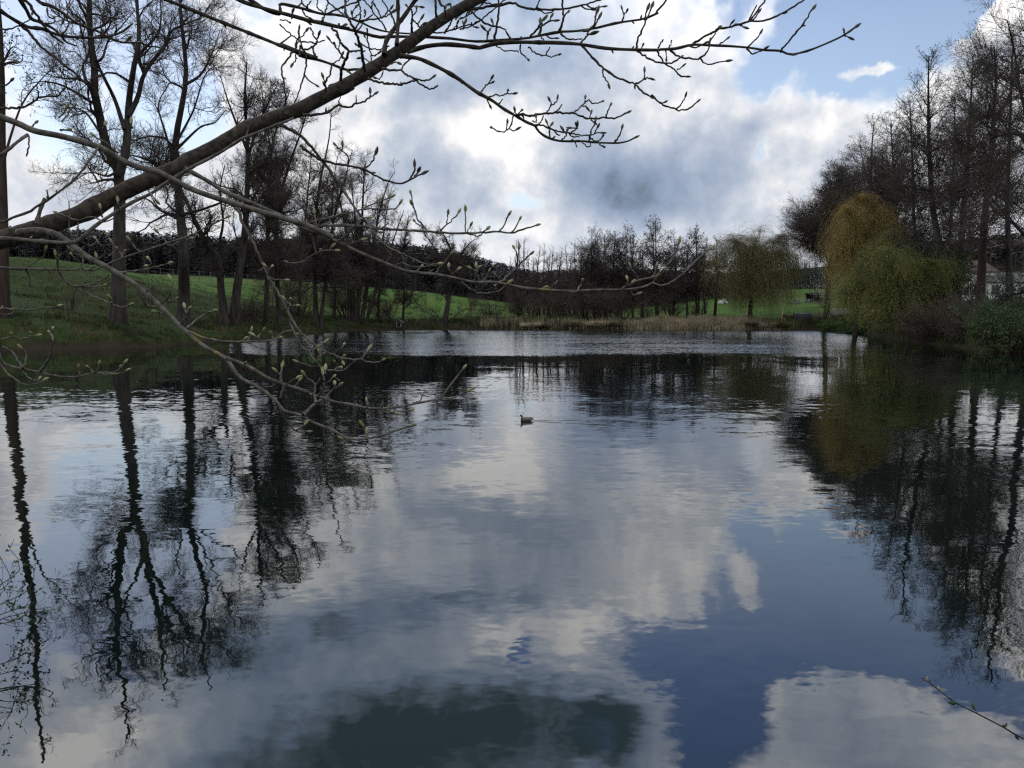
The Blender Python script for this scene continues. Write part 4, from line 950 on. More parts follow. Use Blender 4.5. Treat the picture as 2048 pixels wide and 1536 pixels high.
# ------------------------------------------------------------------ duck house on the left bank
x, y = W(795, 650, 119.5)[0], 121.2; d_ = sdist([(x, y)])[0]; y += max(0, .6 - d_); z = g1(x, y)
o = thing('duck_house', 'tiny wooden duck house with a pitched roof at the waterline', 'duck house', (x, y, z))
q = MB(); q.box((-.42, 0, .42), (.06, .9, .8)); q.box((.42, 0, .42), (.06, .9, .8)); q.box((0, .43, .42), (.78, .05, .8)); q.build('wall', 'plank', o, smooth=False)
q = MB(); q.box((0, -.44, .06), (.78, .05, .10)); q.box((0, -.44, .78), (.78, .05, .12)); q.build('front_board', 'plank', o, smooth=False)
for s_ in (-1, 1):
    q = MB(); q.box((s_ * .33, -.45, .42), (.10, .05, .62)); q.build('door_post', 'metal_grey', o, smooth=False)
q = MB(); V = [(-.75, -.65, .72), (0, -.65, 1.18), (.75, -.65, .72), (-.75, .6, .72), (0, .6, 1.18), (.75, .6, .72)]
V2 = [(a, b_, c_ - .05) for a, b_, c_ in V]; q.add(V + V2, quads=[[0, 1, 4, 3], [1, 2, 5, 4], [9, 10, 7, 6], [10, 11, 8, 7], [0, 6, 7, 1], [1, 7, 8, 2], [3, 4, 10, 9], [4, 5, 11, 10], [0, 3, 9, 6], [2, 8, 11, 5]]); q.build('roof', 'plank', o, smooth=False)

# ------------------------------------------------------------------ fences
def fence(label, path, nposts, h, seed, wires=2, m='plank'):
    rng = np.random.default_rng(seed); c = catmull([np.array([p[0], p[1], 0]) for p in path], nposts); zz = gz(c[:, 0], c[:, 1])
    o = thing('wire_fence', label, 'fence', (c[0, 0], c[0, 1], zz[0])); org = o.location
    for (p, z) in zip(c, zz):
        q = MB(); t_ = rng.normal(size=2) * .04
        q.tubes(np.array([[(p[0], p[1], z - .2), (p[0] + t_[0] * .5, p[1], z + h * .5), (p[0] + t_[0], p[1] + t_[1], z + h * rng.uniform(.92, 1.05))]]), np.array([[.07, .065, .06]]), 6); q.build('post', m, o, org)
    for w_ in range(wires):
        q = MB(); q.tubes(np.stack([c[:, 0], c[:, 1], zz + h * (.55 + .35 * w_)], 1)[None], np.full((1, nposts), .012), 3); q.build('wire', 'metal_grey', o, org)
fence('wire fence with thin wooden posts along the top of the left meadow', [at(300, 150), at(400, 152), at(520, 156), at(690, 160)], 17, 2.0, 161)
fence('wire fence of grey posts along the foot of the spruce plantation', [at(1575, 231), at(1640, 230), at(1720, 226)], 15, 1.5, 162)

# ------------------------------------------------------------------ houses
def window(parent, c, s_, nx_=1, rz=0):
    f = MB(); x, y, z = c; w_, h_ = s_
    for dx in (-w_ / 2, w_ / 2): f.box((x + dx, y, z), (.08, .06, h_ + .08))
    for dz in (-h_ / 2, h_ / 2): f.box((x, y, z + dz), (w_ - .08, .06, .08))
    f.box((x, y, z), (.06, .05, h_ - .08))
    fo = f.build('window', 'plank', parent, smooth=False)
    p = MB(); p.box((x, y + .03, z), (w_ - .02, .03, h_ - .02)); p.build('pane', 'glass_dark', fo, smooth=False)
def house(name, label, x, y, rz, w_, d_, h_, rh, wallm, roofm, wins, chim=True, sink=.3, cat='house'):
    z = g1(x, y) - sink
    o = thing(name, label, cat, (x, y, z)); o.rotation_euler = (0, 0, rz)
    q = MB(); q.box((0, 0, h_ / 2), (w_, d_, h_))
    q.add([(-w_ / 2, -d_ / 2, h_), (-w_ / 2, d_ / 2, h_), (-w_ / 2, 0, h_ + rh), (w_ / 2, -d_ / 2, h_), (w_ / 2, d_ / 2, h_), (w_ / 2, 0, h_ + rh)], tris=[[0, 2, 1], [3, 4, 5]]); q.build('wall', wallm, o, smooth=False)
    q = MB(); e = .35; s_ = rh / (d_ / 2); V = [(-w_ / 2 - e, -d_ / 2 - e, h_ - s_ * e + .06), (w_ / 2 + e, -d_ / 2 - e, h_ - s_ * e + .06), (w_ / 2 + e, 0, h_ + rh + .06), (-w_ / 2 - e, 0, h_ + rh + .06), (w_ / 2 + e, d_ / 2 + e, h_ - s_ * e + .06), (-w_ / 2 - e, d_ / 2 + e, h_ - s_ * e + .06)]
    V2 = [(a, b_, c_ + .16) for a, b_, c_ in V]; q.add(V + V2, quads=[[0, 3, 2, 1], [3, 5, 4, 2], [6, 7, 8, 9], [9, 8, 10, 11], [0, 1, 7, 6], [4, 5, 11, 10], [1, 2, 8, 7], [2, 4, 10, 8], [0, 6, 9, 3], [3, 9, 11, 5]])
    ro = q.build('roof', roofm, o, smooth=False)
    if chim:
        q = MB(); q.box((w_ * .2, .3, h_ + rh + .3), (.6, .6, 1.6)); q.build('chimney', 'roof_red', ro, smooth=False)
    for (cx, cz, ww, wh) in wins: window(o, (cx, -d_ / 2 - .02, cz), (ww, wh))
    return o
x, y = at(1918, 126); z_ = g1(x, y)
house('house', 'white house with a reddish roof behind the right alders', x, y, R(8), 6.4, 7.0, W(1915, 545, 126)[2] - z_ + .3, 1.7, 'render_white', 'roof_red', [(-1.9, 1.7, 1.0, 1.2), (.2, 1.7, 1.0, 1.2), (2.1, 1.7, 1.0, 1.2), (-1.9, 3.6, 1.0, 1.0), (1.6, 3.6, 1.0, 1.0)])
x, y = at(2010, 124); z_ = g1(x, y)
house('annex_building', 'long low white building with a dark roof beside the white house', x, y, R(4), 9.6, 5.0, W(2000, 565, 124)[2] - z_ + .3, 1.3, 'render_white', 'roof_dark', [(-3.6, 1.5, 1.2, 1.1), (-1.3, 1.5, 1.2, 1.1), (1.0, 1.5, 1.2, 1.1), (3.3, 1.5, 1.2, 1.1)], chim=False, cat='building')
x, y = at(1846, 120); z_ = g1(x, y)
house('garden_hut', 'small white hut glimpsed through the green shrubs', x, y, R(-10), 3.2, 3.0, W(1846, 574, 120)[2] - z_ + .3, 1.0, 'render_white', 'roof_dark', [(0, 1.3, .9, .9)], chim=False, cat='hut')
x, y = at(1443, 232)
house('house', 'small cream house with a dark roof far behind the last alders', x, y, R(20), 5.2, 5.0, 3.1, 1.8, 'render_cream', 'roof_dark', [(-1.2, 1.7, .9, 1.0), (1.2, 1.7, .9, 1.0)], chim=False)
# pale heap of stones in the meadow
x, y = at(1446, 172); z = g1(x, y); rng = np.random.default_rng(171); q = MB()
for j in range(16):
    a = rng.uniform(0, 6.28); rr = rng.uniform(0, 1.0); s_ = rng.uniform(.25, .5); cc_ = np.array([x + math.cos(a) * rr, y + math.sin(a) * rr * .5, z + .15 + .6 * (1 - rr) * rng.random()])
    th = np.linspace(0, math.pi, 6); q.lathe([cc_ + np.array([0, 0, -s_ * math.cos(t_)]) for t_ in th], [s_ * max(.05, math.sin(t_)) * rng.uniform(.9, 1.4) for t_ in th], 7)
tag(q.build('stone_heap', 'stone_pale', origin=(x, y, z), smooth=False), 'pale whitish heap in the meadow left of the weeping willow', 'heap')

# ------------------------------------------------------------------ the duck (heads to the left)
def duck():
    o = thing('mallard_duck', 'mallard drake swimming alone to the left in mid pond', 'duck', tuple(DUCK))
    o.rotation_euler = (0, 0, R(4))
    def loft(secs, sides=14):
        """secs: (x, zc, ry, rz) cross sections along x"""
        V = []; th = np.arange(sides) * 2 * math.pi / sides
        for (x_, zc, ry_, rz_) in secs: V += [(x_, ry_ * math.cos(t_), zc + rz_ * math.sin(t_)) for t_ in th]
        i_ = np.arange(len(V)).reshape(len(secs), sides); q_ = MB()
        q_.add(V, quads=np.stack([i_[:-1], np.roll(i_[:-1], -1, 1), np.roll(i_[1:], -1, 1), i_[1:]], -1).reshape(-1, 4)); return q_
    loft([(-.165, .03, .005, .005), (-.155, .03, .04, .045), (-.12, .035, .075, .07), (-.06, .04, .092, .078), (.02, .042, .094, .078), (.09, .045, .08, .068), (.15, .055, .055, .048), (.19, .062, .03, .025), (.205, .065, .004, .004)]).build('body', 'duck_body', o)
    hs_ = MB(); pth = catmull([(-.120, 0, .06), (-.128, 0, .10), (-.130, 0, .135), (-.142, 0, .163), (-.165, 0, .172), (-.186, 0, .166)], 12)
    hs_.tubes(pth[None], np.array([[.045, .036, .031, .029, .029, .031, .034, .036, .036, .033, .026, .008]]), 12); hd = hs_.build('head', 'duck_head', o)
    q_ = MB(); q_.tubes(catmull([(-.190, 0, .160), (-.215, 0, .153), (-.238, 0, .148)], 5)[None], np.array([[.014, .0135, .013, .012, .003]]), 8)
    v = q_.v[0]; v[:, 2] = .153 + (v[:, 2] - .153) * .55 + (-.19 - v[:, 0]) * -.06; q_.build('bill', 'duck_bill', hd)
    for s_ in (-1, 1):
        q_ = MB(); q_.lathe([(-.172, s_ * .030, .172), (-.172, s_ * .034, .175), (-.172, s_ * .0365, .176)], [.006, .005, .001], 7); q_.build('eye', 'duck_black', hd)
    q_ = MB(); q_.tubes(np.array([[(-.131, 0, .112), (-.130, 0, .119)]]), np.array([[.0355, .034]]), 12); q_.build('neck_ring', 'duck_white', o)
    loft([(-.164, .028, .012, .012), (-.158, .03, .044, .05), (-.13, .036, .0735, .0685), (-.112, .04, .081, .074)]).build('breast', 'duck_brown', o)
    for s_ in (-1, 1):
        V = []
        for (x_, z0_, z1_) in [(-.10, .05, .085), (-.04, .045, .108), (.04, .045, .112), (.11, .06, .105), (.17, .075, .092)]:
            for kk, t_ in enumerate(np.linspace(0, 1, 5)):
                z_2 = z0_ + (z1_ - z0_) * t_; hw = .098 * math.sqrt(max(.02, 1 - ((z_2 - .042) / .083) ** 2)) * (1 - max(0, x_ - .02) * 3.2)
                V.append((x_, s_ * (max(hw, .012) + .004), z_2))
        i_ = np.arange(25).reshape(5, 5); q_ = MB(); q_.add(V, quads=np.stack([i_[:-1, :-1], i_[:-1, 1:], i_[1:, 1:], i_[1:, :-1]], -1).reshape(-1, 4)); q_.build('wing', 'duck_flank', o)
    loft([(.085, .105, .02, .006), (.12, .105, .045, .012), (.17, .098, .034, .012), (.215, .10, .018, .008), (.235, .106, .004, .003)], 8).build('rump', 'duck_black', o)
    loft([(.175, .03, .03, .02), (.21, .045, .026, .018), (.24, .065, .018, .008), (.262, .078, .004, .003)], 8).build('tail', 'duck_black', o)
    loft([(.145, .035, .054, .035), (.165, .038, .05, .035), (.182, .044, .036, .026)], 10).build('flank_patch', 'duck_white', o)
duck()
# ------------------------------------------------------------------ tree overhanging the viewer: limbs traced as real round wood 1.5 - 2.5 m away
TILE = {'a': (0, 0, 5.12), 'b': (560, 0, 5.12), 'c': (920, 0, 5.12), '1': (0, 0, 2.926), '2': (600, 0, 2.926), '3': (1200, 0, 2.926), '5': (0, 380, 3.4133), '6': (500, 380, 3.4133), '7': (1000, 380, 3.4133), '8': (400, 620, 3.657), 'p': (0, 0, 1.0), 'w': (1648, 1236, 5.12), 's': (0, 1050, 3.16), 'l': (0, 600, 5.12)}
def T2(tile, pts):
    ox, oy, s_ = TILE[tile]
    return [(ox + x / s_, oy + y / s_) for x, y in pts]
# (limb, tile, depth start, depth end, width start px, width end px, points, bud at the end?)
BR = [
 # thick rising limb
 ('A', 'p', 1.75, 2.35, 46, 20, T2('1', [(-700, 1480), (-300, 1450), (-60, 1410), (100, 1380), (300, 1312), (500, 1240), (700, 1130), (900, 1040), (1050, 980), (1150, 920), (1300, 840), (1450, 752), (1600, 690), (1750, 640), (1900, 565), (2048, 490)]) + T2('2', [(200, 530), (400, 420), (600, 280), (750, 170), (900, 70), (1050, -10), (1250, -110)]), 0),
 ('A', 'b', 2.0, 2.0, 7, 4, [(230, 1180), (400, 1170), (520, 1130), (600, 1075), (640, 1090), (720, 1095), (780, 1060), (860, 1040), (930, 985), (965, 965)], 1),
 ('A', 'b', 2.0, 2.0, 4, 2, [(600, 1075), (618, 990)], 0), ('A', 'b', 2.0, 2.0, 4, 2, [(778, 1060), (780, 975)], 0), ('A', 'b', 2.0, 2.0, 3, 3, [(918, 990), (924, 955)], 1),
 ('A', 'b', 2.1, 2.1, 6, 4, [(900, 805), (980, 830), (1080, 852), (1180, 862), (1260, 862), (1340, 835), (1400, 830), (1450, 870), (1520, 905), (1580, 900), (1615, 875)], 0),
 ('A', 'b', 2.1, 2.1, 6, 4, [(1050, 700), (1140, 715), (1240, 718), (1290, 760), (1360, 795), (1440, 825), (1520, 818), (1560, 795)], 1), ('A', 'b', 2.1, 2.1, 4, 4, [(1240, 718), (1275, 655), (1310, 620), (1330, 600)], 0),
 ('A', 'b', 2.1, 2.1, 3, 3, [(1110, 670), (1160, 645), (1200, 640)], 1), ('A', 'b', 2.1, 2.1, 3, 3, [(1050, 700), (1050, 760), (1020, 805), (985, 800)], 1),
 ('A', 'b', 2.1, 2.1, 5, 4, [(470, 940), (462, 850), (510, 765), (530, 680), (528, 660)], 0), ('A', 'b', 2.1, 2.1, 3, 3, [(462, 850), (445, 800)], 1), ('A', 'b', 2.1, 2.1, 3, 3, [(468, 920), (468, 890)], 1),
 ('A', 'b', 2.15, 2.1, 7, 6, [(620, 830), (630, 700), (680, 590), (700, 530), (650, 470), (600, 390), (585, 340), (530, 285)], 0), ('A', 'b', 2.1, 2.1, 5, 4, [(700, 527), (760, 525), (840, 525), (870, 520)], 0),
 ('A', 'b', 2.1, 2.1, 4, 3, [(660, 600), (610, 540), (560, 465), (515, 415)], 1), ('A', 'b', 2.1, 2.1, 3, 3, [(570, 480), (560, 445)], 1), ('A', 'b', 2.1, 2.1, 3, 3, [(640, 600), (605, 500), (612, 440)], 0), ('A', 'b', 2.1, 2.1, 3, 3, [(530, 660), (600, 620), (630, 570)], 1),
 ('A', 'b', 2.1, 2.1, 8, 5, [(870, 720), (850, 620), (830, 500), (800, 400), (770, 320), (730, 240), (680, 150), (668, 60), (670, -30)], 0),
 ('A', 'b', 2.2, 2.2, 12, 9, [(1065, 560), (1085, 430), (1130, 350), (1190, 270), (1260, 180), (1330, 80), (1400, -20)], 0),
 ('A', 'b', 2.2, 2.2, 10, 8, [(1195, 460), (1205, 300), (1210, 150), (1205, -20)], 0), ('A', 'b', 2.2, 2.2, 6, 5, [(1600, 175), (1595, 90), (1590, -20)], 0), ('A', 'b', 2.2, 2.2, 6, 5, [(1630, 270), (1690, 170), (1690, 90), (1650, 40), (1620, -10)], 0), ('A', 'b', 2.2, 2.2, 4, 4, [(1690, 85), (1710, 50)], 1),
 ('A', 'b', 2.2, 2.2, 6, 4, [(1350, 330), (1350, 240), (1355, 180), (1345, 110), (1300, 60)], 1), ('A', 'b', 2.2, 2.2, 4, 3, [(1355, 190), (1400, 240), (1440, 200)], 1), ('A', 'b', 2.2, 2.2, 4, 3, [(1400, 240), (1430, 280), (1460, 250)], 1), ('A', 'b', 2.2, 2.2, 3, 3, [(1350, 150), (1390, 130), (1400, 90)], 1), ('A', 'b', 2.2, 2.2, 3, 3, [(1340, 60), (1400, 65), (1430, 68)], 1),
 # left limb that crosses under the thick one and reaches far right
 ('B', '1', 1.55, 1.75, 16, 12, [(-700, 520), (-300, 610), (-60, 665), (100, 720), (200, 765), (350, 795), (500, 835), (600, 870), (700, 930), (800, 975), (920, 1005), (1030, 1060), (1130, 1110), (1270, 1160), (1400, 1200), (1600, 1260), (1800, 1320), (1950, 1390)], 0),
 ('B', 'p', 1.75, 1.9, 11, 4, T2('1', [(1080, 985), (1200, 1050), (1330, 1130), (1480, 1190), (1700, 1290), (1850, 1370)]) + T2('6', [(360, 235), (450, 280), (600, 355), (800, 450), (950, 510), (1040, 545), (1150, 565), (1260, 575), (1400, 600), (1530, 630), (1650, 628), (1760, 645), (1850, 665)]) + T2('7', [(150, 668), (300, 680), (500, 690), (650, 682), (830, 680), (930, 672), (1000, 655), (1050, 632), (1100, 655), (1150, 640), (1250, 570), (1340, 480), (1420, 410)]), 1),
 ('B', '7', 1.9, 1.9, 5, 4, [(830, 678), (880, 650), (950, 615), (1060, 590), (1130, 530), (1200, 430), (1220, 360)], 1), ('B', '7', 1.9, 1.9, 4, 3, [(950, 612), (920, 570), (890, 520)], 1), ('B', '7', 1.9, 1.9, 4, 3, [(1045, 630), (1075, 580), (1110, 545)], 1),
 ('B', '7', 1.88, 1.88, 5, 4, [(-40, 660), (-10, 630), (20, 615), (80, 560), (150, 490), (205, 440)], 1), ('B', '7', 1.88, 1.88, 4, 3, [(110, 520), (120, 450), (100, 400)], 1), ('B', '7', 1.88, 1.88, 3, 3, [(118, 460), (128, 405)], 1), ('B', '7', 1.88, 1.88, 4, 3, [(260, 680), (300, 665)], 1), ('B', '7', 1.88, 1.88, 4, 3, [(320, 680), (370, 650), (395, 618)], 0), ('B', '7', 1.88, 1.88, 4, 4, [(525, 690), (555, 640), (562, 620)], 1), ('B', '7', 1.88, 1.88, 4, 4, [(830, 680), (870, 640), (870, 610)], 1), ('B', '7', 1.88, 1.88, 3, 3, [(850, 662), (900, 632)], 1), ('B', '7', 1.88, 1.88, 4, 3, [(890, 685), (915, 722), (935, 712)], 1),
 ('B', '6', 1.8, 1.9, 8, 4, [(430, 255), (500, 243), (600, 240), (750, 245), (900, 265), (1100, 275), (1300, 290), (1500, 295), (1640, 288), (1700, 283), (1760, 293), (1850, 275), (1950, 242)], 1),
 ('B', '6', 1.88, 1.88, 4, 4, [(1700, 283), (1740, 230), (1762, 175)], 1), ('B', '6', 1.86, 1.86, 4, 3, [(1200, 265), (1145, 200), (1120, 120), (1098, 25)], 1), ('B', '6', 1.86, 1.86, 3, 3, [(1118, 120), (1104, 100)], 1), ('B', '6', 1.86, 1.86, 3, 3, [(1205, 270), (1150, 235), (1125, 215)], 1), ('B', '6', 1.86, 1.86, 4, 3, [(1300, 278), (1380, 205), (1422, 155)], 1), ('B', '6', 1.86, 1.86, 3, 3, [(1340, 240), (1352, 165)], 1), ('B', '6', 1.86, 1.86, 3, 3, [(1470, 285), (1470, 145)], 1), ('B', '6', 1.86, 1.86, 3, 3, [(1590, 288), (1615, 270)], 1), ('B', '6', 1.86, 1.86, 3, 3, [(1480, 290), (1505, 245)], 1), ('B', '6', 1.86, 1.86, 4, 3, [(1480, 295), (1560, 315), (1590, 290)], 0),
 ('B', '6', 1.8, 1.8, 5, 3, [(360, 235), (470, 205), (600, 175), (760, 130), (900, 75), (955, 50)], 1), ('B', '6', 1.8, 1.8, 4, 3, [(760, 130), (860, 125), (980, 130), (1020, 95)], 1), ('B', '6', 1.8, 1.8, 5, 4, [(600, 345), (660, 315), (690, 265), (760, 200), (800, 190)], 1), ('B', '6', 1.8, 1.8, 3, 3, [(640, 370), (700, 360), (760, 340)], 1),
 ('B', '6', 1.85, 1.85, 6, 4, [(640, -10), (700, 100), (780, 200), (880, 330), (960, 400), (1060, 445), (1150, 490), (1220, 510), (1280, 505)], 1), ('B', '6', 1.85, 1.85, 4, 3, [(1035, 490), (1090, 520), (1180, 525), (1250, 515)], 1), ('B', '6', 1.85, 1.85, 3, 3, [(1030, 440), (1050, 490), (985, 512)], 0), ('B', '6', 1.85, 1.85, 4, 3, [(1265, 565), (1330, 490), (1370, 440)], 1), ('B', '6', 1.85, 1.85, 3, 3, [(1380, 580), (1355, 540), (1355, 525)], 1), ('B', '6', 1.85, 1.85, 3, 3, [(1380, 580), (1415, 545)], 1), ('B', '6', 1.85, 1.85, 4, 3, [(1525, 625), (1545, 580), (1545, 530)], 1), ('B', '6', 1.85, 1.85, 4, 3, [(1545, 560), (1510, 535)], 1), ('B', '6', 1.85, 1.85, 3, 3, [(1545, 570), (1560, 530)], 1), ('B', '6', 1.85, 1.85, 5, 3, [(1440, 625), (1500, 675), (1580, 705), (1680, 695), (1740, 660), (1760, 640)], 1), ('B', '6', 1.85, 1.85, 3, 3, [(930, 500), (965, 450), (940, 415)], 0),
 ('B', '6', 1.8, 1.8, 4, 3, [(230, 487), (300, 500), (380, 480), (450, 430), (520, 410), (580, 412)], 1), ('B', '6', 1.8, 1.8, 3, 3, [(480, 425), (482, 410)], 1), ('B', '6', 1.8, 1.8, 3, 3, [(545, 412), (555, 392)], 1), ('B', '6', 1.8, 1.8, 3, 2, [(450, 430), (430, 340), (400, 250), (390, 200)], 0),
 # grey lichen covered bough in front of the thick limb
 ('C', '1', 1.6, 1.75, 13, 6, [(-700, 1350), (-300, 1385), (-60, 1392), (100, 1400), (250, 1415), (400, 1420), (470, 1400), (560, 1320), (680, 1240), (780, 1180), (870, 1140), (960, 1080), (1100, 990), (1200, 940), (1310, 880), (1400, 820), (1520, 770), (1650, 720), (1720, 690)], 0),
 ('C', '1', 1.65, 1.65, 4, 4, [(600, 1300), (540, 1270), (460, 1290), (400, 1270), (345, 1250)], 1), ('C', '1', 1.65, 1.65, 5, 4, [(700, 1230), (690, 1180)], 1), ('C', '1', 1.65, 1.65, 4, 4, [(600, 1270), (588, 1215)], 1), ('C', '1', 1.65, 1.65, 4, 4, [(880, 1130), (910, 1170)], 1),
 ('C', '1', 1.65, 1.65, 8, 5, [(-300, 1400), (-40, 1315), (100, 1265), (200, 1222), (350, 1120), (450, 1030), (520, 950), (560, 885), (575, 860)], 1), ('C', '1', 1.65, 1.65, 10, 9, [(215, 1310), (235, 1230), (262, 1160)], 0),
 # descending limb to the low centre
 ('D', 'p', 1.7, 1.45, 17, 5, T2('5', [(120, 290), (250, 275), (400, 310), (520, 400), (620, 470), (700, 510), (820, 580), (950, 665), (1060, 760), (1150, 850), (1220, 920), (1300, 990), (1400, 1070), (1540, 1145)]) + T2('8', [(210, 375), (260, 455), (300, 500), (400, 550), (480, 600), (560, 670), (620, 740), (750, 770), (800, 810), (900, 850), (1000, 890), (1050, 930), (1150, 945), (1250, 935), (1350, 910), (1450, 875), (1540, 848)]), 2),
 ('D', '8', 1.5, 1.6, 10, 4, [(190, 350), (300, 390), (400, 440), (500, 500), (600, 540), (700, 570), (800, 605), (900, 645), (1000, 675), (1100, 690), (1250, 720), (1400, 715), (1500, 700), (1600, 680), (1700, 660), (1760, 650), (1800, 590), (1870, 500), (1925, 430)], 1),
 ('D', '8', 1.6, 1.6, 5, 4, [(1750, 650), (1820, 652), (1900, 620), (1985, 580)], 1), ('D', '8', 1.55, 1.55, 4, 3, [(1430, 715), (1450, 740), (1540, 732)], 1), ('D', '8', 1.55, 1.55, 4, 3, [(1320, 725), (1380, 755), (1430, 758)], 1), ('D', '8', 1.55, 1.55, 3, 3, [(1395, 758), (1402, 745)], 1), ('D', '8', 1.55, 1.55, 4, 3, [(1430, 710), (1445, 690)], 0), ('D', '8', 1.55, 1.55, 4, 3, [(1510, 700), (1550, 685), (1595, 668)], 0), ('D', '8', 1.55, 1.55, 4, 3, [(1330, 715), (1335, 680)], 0), ('D', '8', 1.52, 1.52, 5, 4, [(1225, 720), (1218, 670)], 1),
 ('D', '8', 1.5, 1.5, 8, 5, [(755, 770), (800, 720), (850, 680), (920, 640), (980, 580), (1020, 552)], 2), ('D', '8', 1.5, 1.5, 7, 4, [(850, 680), (835, 620), (842, 550), (800, 510), (765, 480)], 2), ('D', '8', 1.5, 1.5, 4, 3, [(842, 550), (870, 520), (880, 490)], 0), ('D', '8', 1.5, 1.5, 4, 4, [(990, 575), (985, 545)], 2),
 ('D', '8', 1.5, 1.5, 7, 5, [(590, 640), (610, 570), (590, 490), (598, 420)], 2), ('D', '8', 1.5, 1.5, 4, 3, [(620, 555), (680, 512), (705, 498)], 1), ('D', '8', 1.5, 1.5, 4, 3, [(598, 480), (560, 450)], 1), ('D', '8', 1.5, 1.5, 3, 2, [(470, 560), (520, 560), (560, 530)], 0), ('D', '8', 1.5, 1.5, 4, 3, [(330, 390), (350, 370)], 0),
 ('D', '8', 1.5, 1.5, 6, 4, [(560, 685), (600, 760), (650, 835), (700, 885), (790, 888)], 1), ('D', '8', 1.5, 1.5, 4, 3, [(705, 882), (765, 835)], 1), ('D', '8', 1.5, 1.5, 5, 4, [(868, 630), (905, 545), (900, 470)], 2), ('D', '8', 1.5, 1.5, 4, 4, [(902, 500), (912, 440)], 2), ('D', '8', 1.5, 1.5, 4, 3, [(905, 550), (950, 515), (975, 490)], 1), ('D', '8', 1.5, 1.5, 3, 3, [(980, 485), (1020, 520)], 0),
 ('D', '8', 1.5, 1.5, 4, 3, [(1000, 870), (1040, 800)], 0), ('D', '8', 1.5, 1.5, 6, 4, [(1215, 935), (1218, 905)], 2), ('D', '8', 1.5, 1.5, 5, 4, [(1225, 940), (1210, 880), (1195, 850)], 2), ('D', '8', 1.5, 1.5, 5, 4, [(1100, 945), (1060, 940)], 2),
 ('D', '5', 1.6, 1.6, 5, 4, [(1270, 945), (1350, 880), (1420, 840), (1455, 825)], 2), ('D', '5', 1.6, 1.6, 4, 4, [(1235, 920), (1270, 850), (1260, 805)], 2), ('D', '5', 1.6, 1.6, 4, 4, [(1262, 840), (1290, 812)], 2), ('D', '5', 1.6, 1.6, 4, 4, [(1140, 850), (1100, 840), (1065, 830)], 2),
 ('D', '5', 1.58, 1.62, 6, 4, [(1290, 965), (1400, 1010), (1550, 1035), (1700, 1035), (1850, 1025), (1890, 1010), (1930, 975), (2000, 955)], 0), ('D', '5', 1.6, 1.6, 4, 4, [(1640, 1037), (1670, 1020)], 2), ('D', '5', 1.6, 1.6, 4, 4, [(1750, 1030), (1755, 1010), (1735, 990)], 2), ('D', '5', 1.6, 1.6, 4, 4, [(1755, 1010), (1795, 965)], 2), ('D', '5', 1.6, 1.6, 4, 4, [(1870, 1020), (1850, 985)], 2), ('D', '5', 1.6, 1.6, 4, 4, [(1870, 1022), (1890, 1010)], 2), ('D', '5', 1.6, 1.6, 3, 3, [(1680, 1040), (1800, 1085), (1850, 1060), (1880, 1020)], 0),
 ('D', '5', 1.62, 1.62, 5, 4, [(1075, 790), (1130, 750), (1165, 690), (1180, 640), (1168, 612)], 2), ('D', '5', 1.62, 1.62, 4, 3, [(1090, 800), (1020, 790), (980, 740), (985, 700), (1040, 680)], 0), ('D', '5', 1.62, 1.62, 3, 3, [(1150, 760), (1180, 755), (1200, 745)], 1), ('D', '5', 1.62, 1.62, 4, 3, [(1000, 690), (1040, 660), (1060, 640)], 0),
 ('D', '5', 1.65, 1.65, 5, 4, [(810, 558), (880, 557), (950, 550), (1050, 530), (1150, 502)], 1), ('D', '5', 1.65, 1.65, 4, 4, [(1020, 530), (1030, 500), (1015, 470)], 2), ('D', '5', 1.65, 1.65, 3, 3, [(960, 545), (985, 520)], 1), ('D', '5', 1.65, 1.65, 4, 3, [(790, 560), (740, 520), (680, 500), (660, 465)], 1),
 # thin grey bough from the left
 ('E', '5', 1.65, 1.9, 9, 3, [(-800, 500), (-300, 520), (0, 530), (150, 540), (300, 540), (450, 545), (550, 540), (640, 548), (700, 520), (850, 460), (1000, 410), (1150, 360), (1300, 310), (1400, 258), (1540, 190)], 1),
 ('E', '5', 1.7, 1.7, 4, 3, [(560, 535), (565, 470), (520, 440), (490, 415)], 1), ('E', '5', 1.7, 1.7, 3, 3, [(545, 490), (500, 455), (488, 440)], 1), ('E', '5', 1.75, 1.75, 4, 3, [(960, 425), (920, 390), (885, 345)], 1), ('E', '5', 1.75, 1.75, 3, 3, [(840, 460), (815, 420), (800, 400)], 1), ('E', '5', 1.75, 1.75, 3, 3, [(840, 440), (850, 420)], 1), ('E', '5', 1.8, 1.8, 3, 3, [(1140, 362), (1110, 320), (1080, 292)], 1), ('E', '5', 1.7, 1.7, 4, 3, [(170, 540), (240, 490), (300, 450), (310, 410)], 1), ('E', '5', 1.7, 1.7, 4, 3, [(180, 545), (200, 600), (205, 690)], 0),
 ('E', '5', 1.7, 1.62, 6, 4, [(385, 330), (395, 470), (400, 550), (450, 620), (520, 670), (620, 720), (720, 760), (820, 800), (885, 785)], 2), ('E', '5', 1.62, 1.62, 4, 4, [(762, 775), (757, 745)], 2), ('E', '5', 1.65, 1.65, 4, 3, [(500, 655), (600, 648), (700, 610), (745, 580)], 0), ('E', '5', 1.65, 1.65, 4, 3, [(560, 658), (640, 665), (710, 650)], 1), ('E', '5', 1.68, 1.68, 3, 3, [(385, 470), (380, 440)], 1), ('E', '5', 1.68, 1.68, 3, 3, [(392, 480), (405, 455)], 1), ('E', '5', 1.68, 1.68, 4, 3, [(470, 340), (500, 360), (475, 250), (470, 75)], 0), ('E', '5', 1.68, 1.68, 4, 3, [(560, 360), (620, 380), (680, 330), (700, 300)], 1), ('E', '5', 1.68, 1.68, 4, 3, [(650, 470), (720, 440), (690, 380), (650, 330)], 1), ('E', '5', 1.68, 1.68, 4, 3, [(740, 450), (790, 410), (765, 360)], 1),
 # drooping twig through the middle
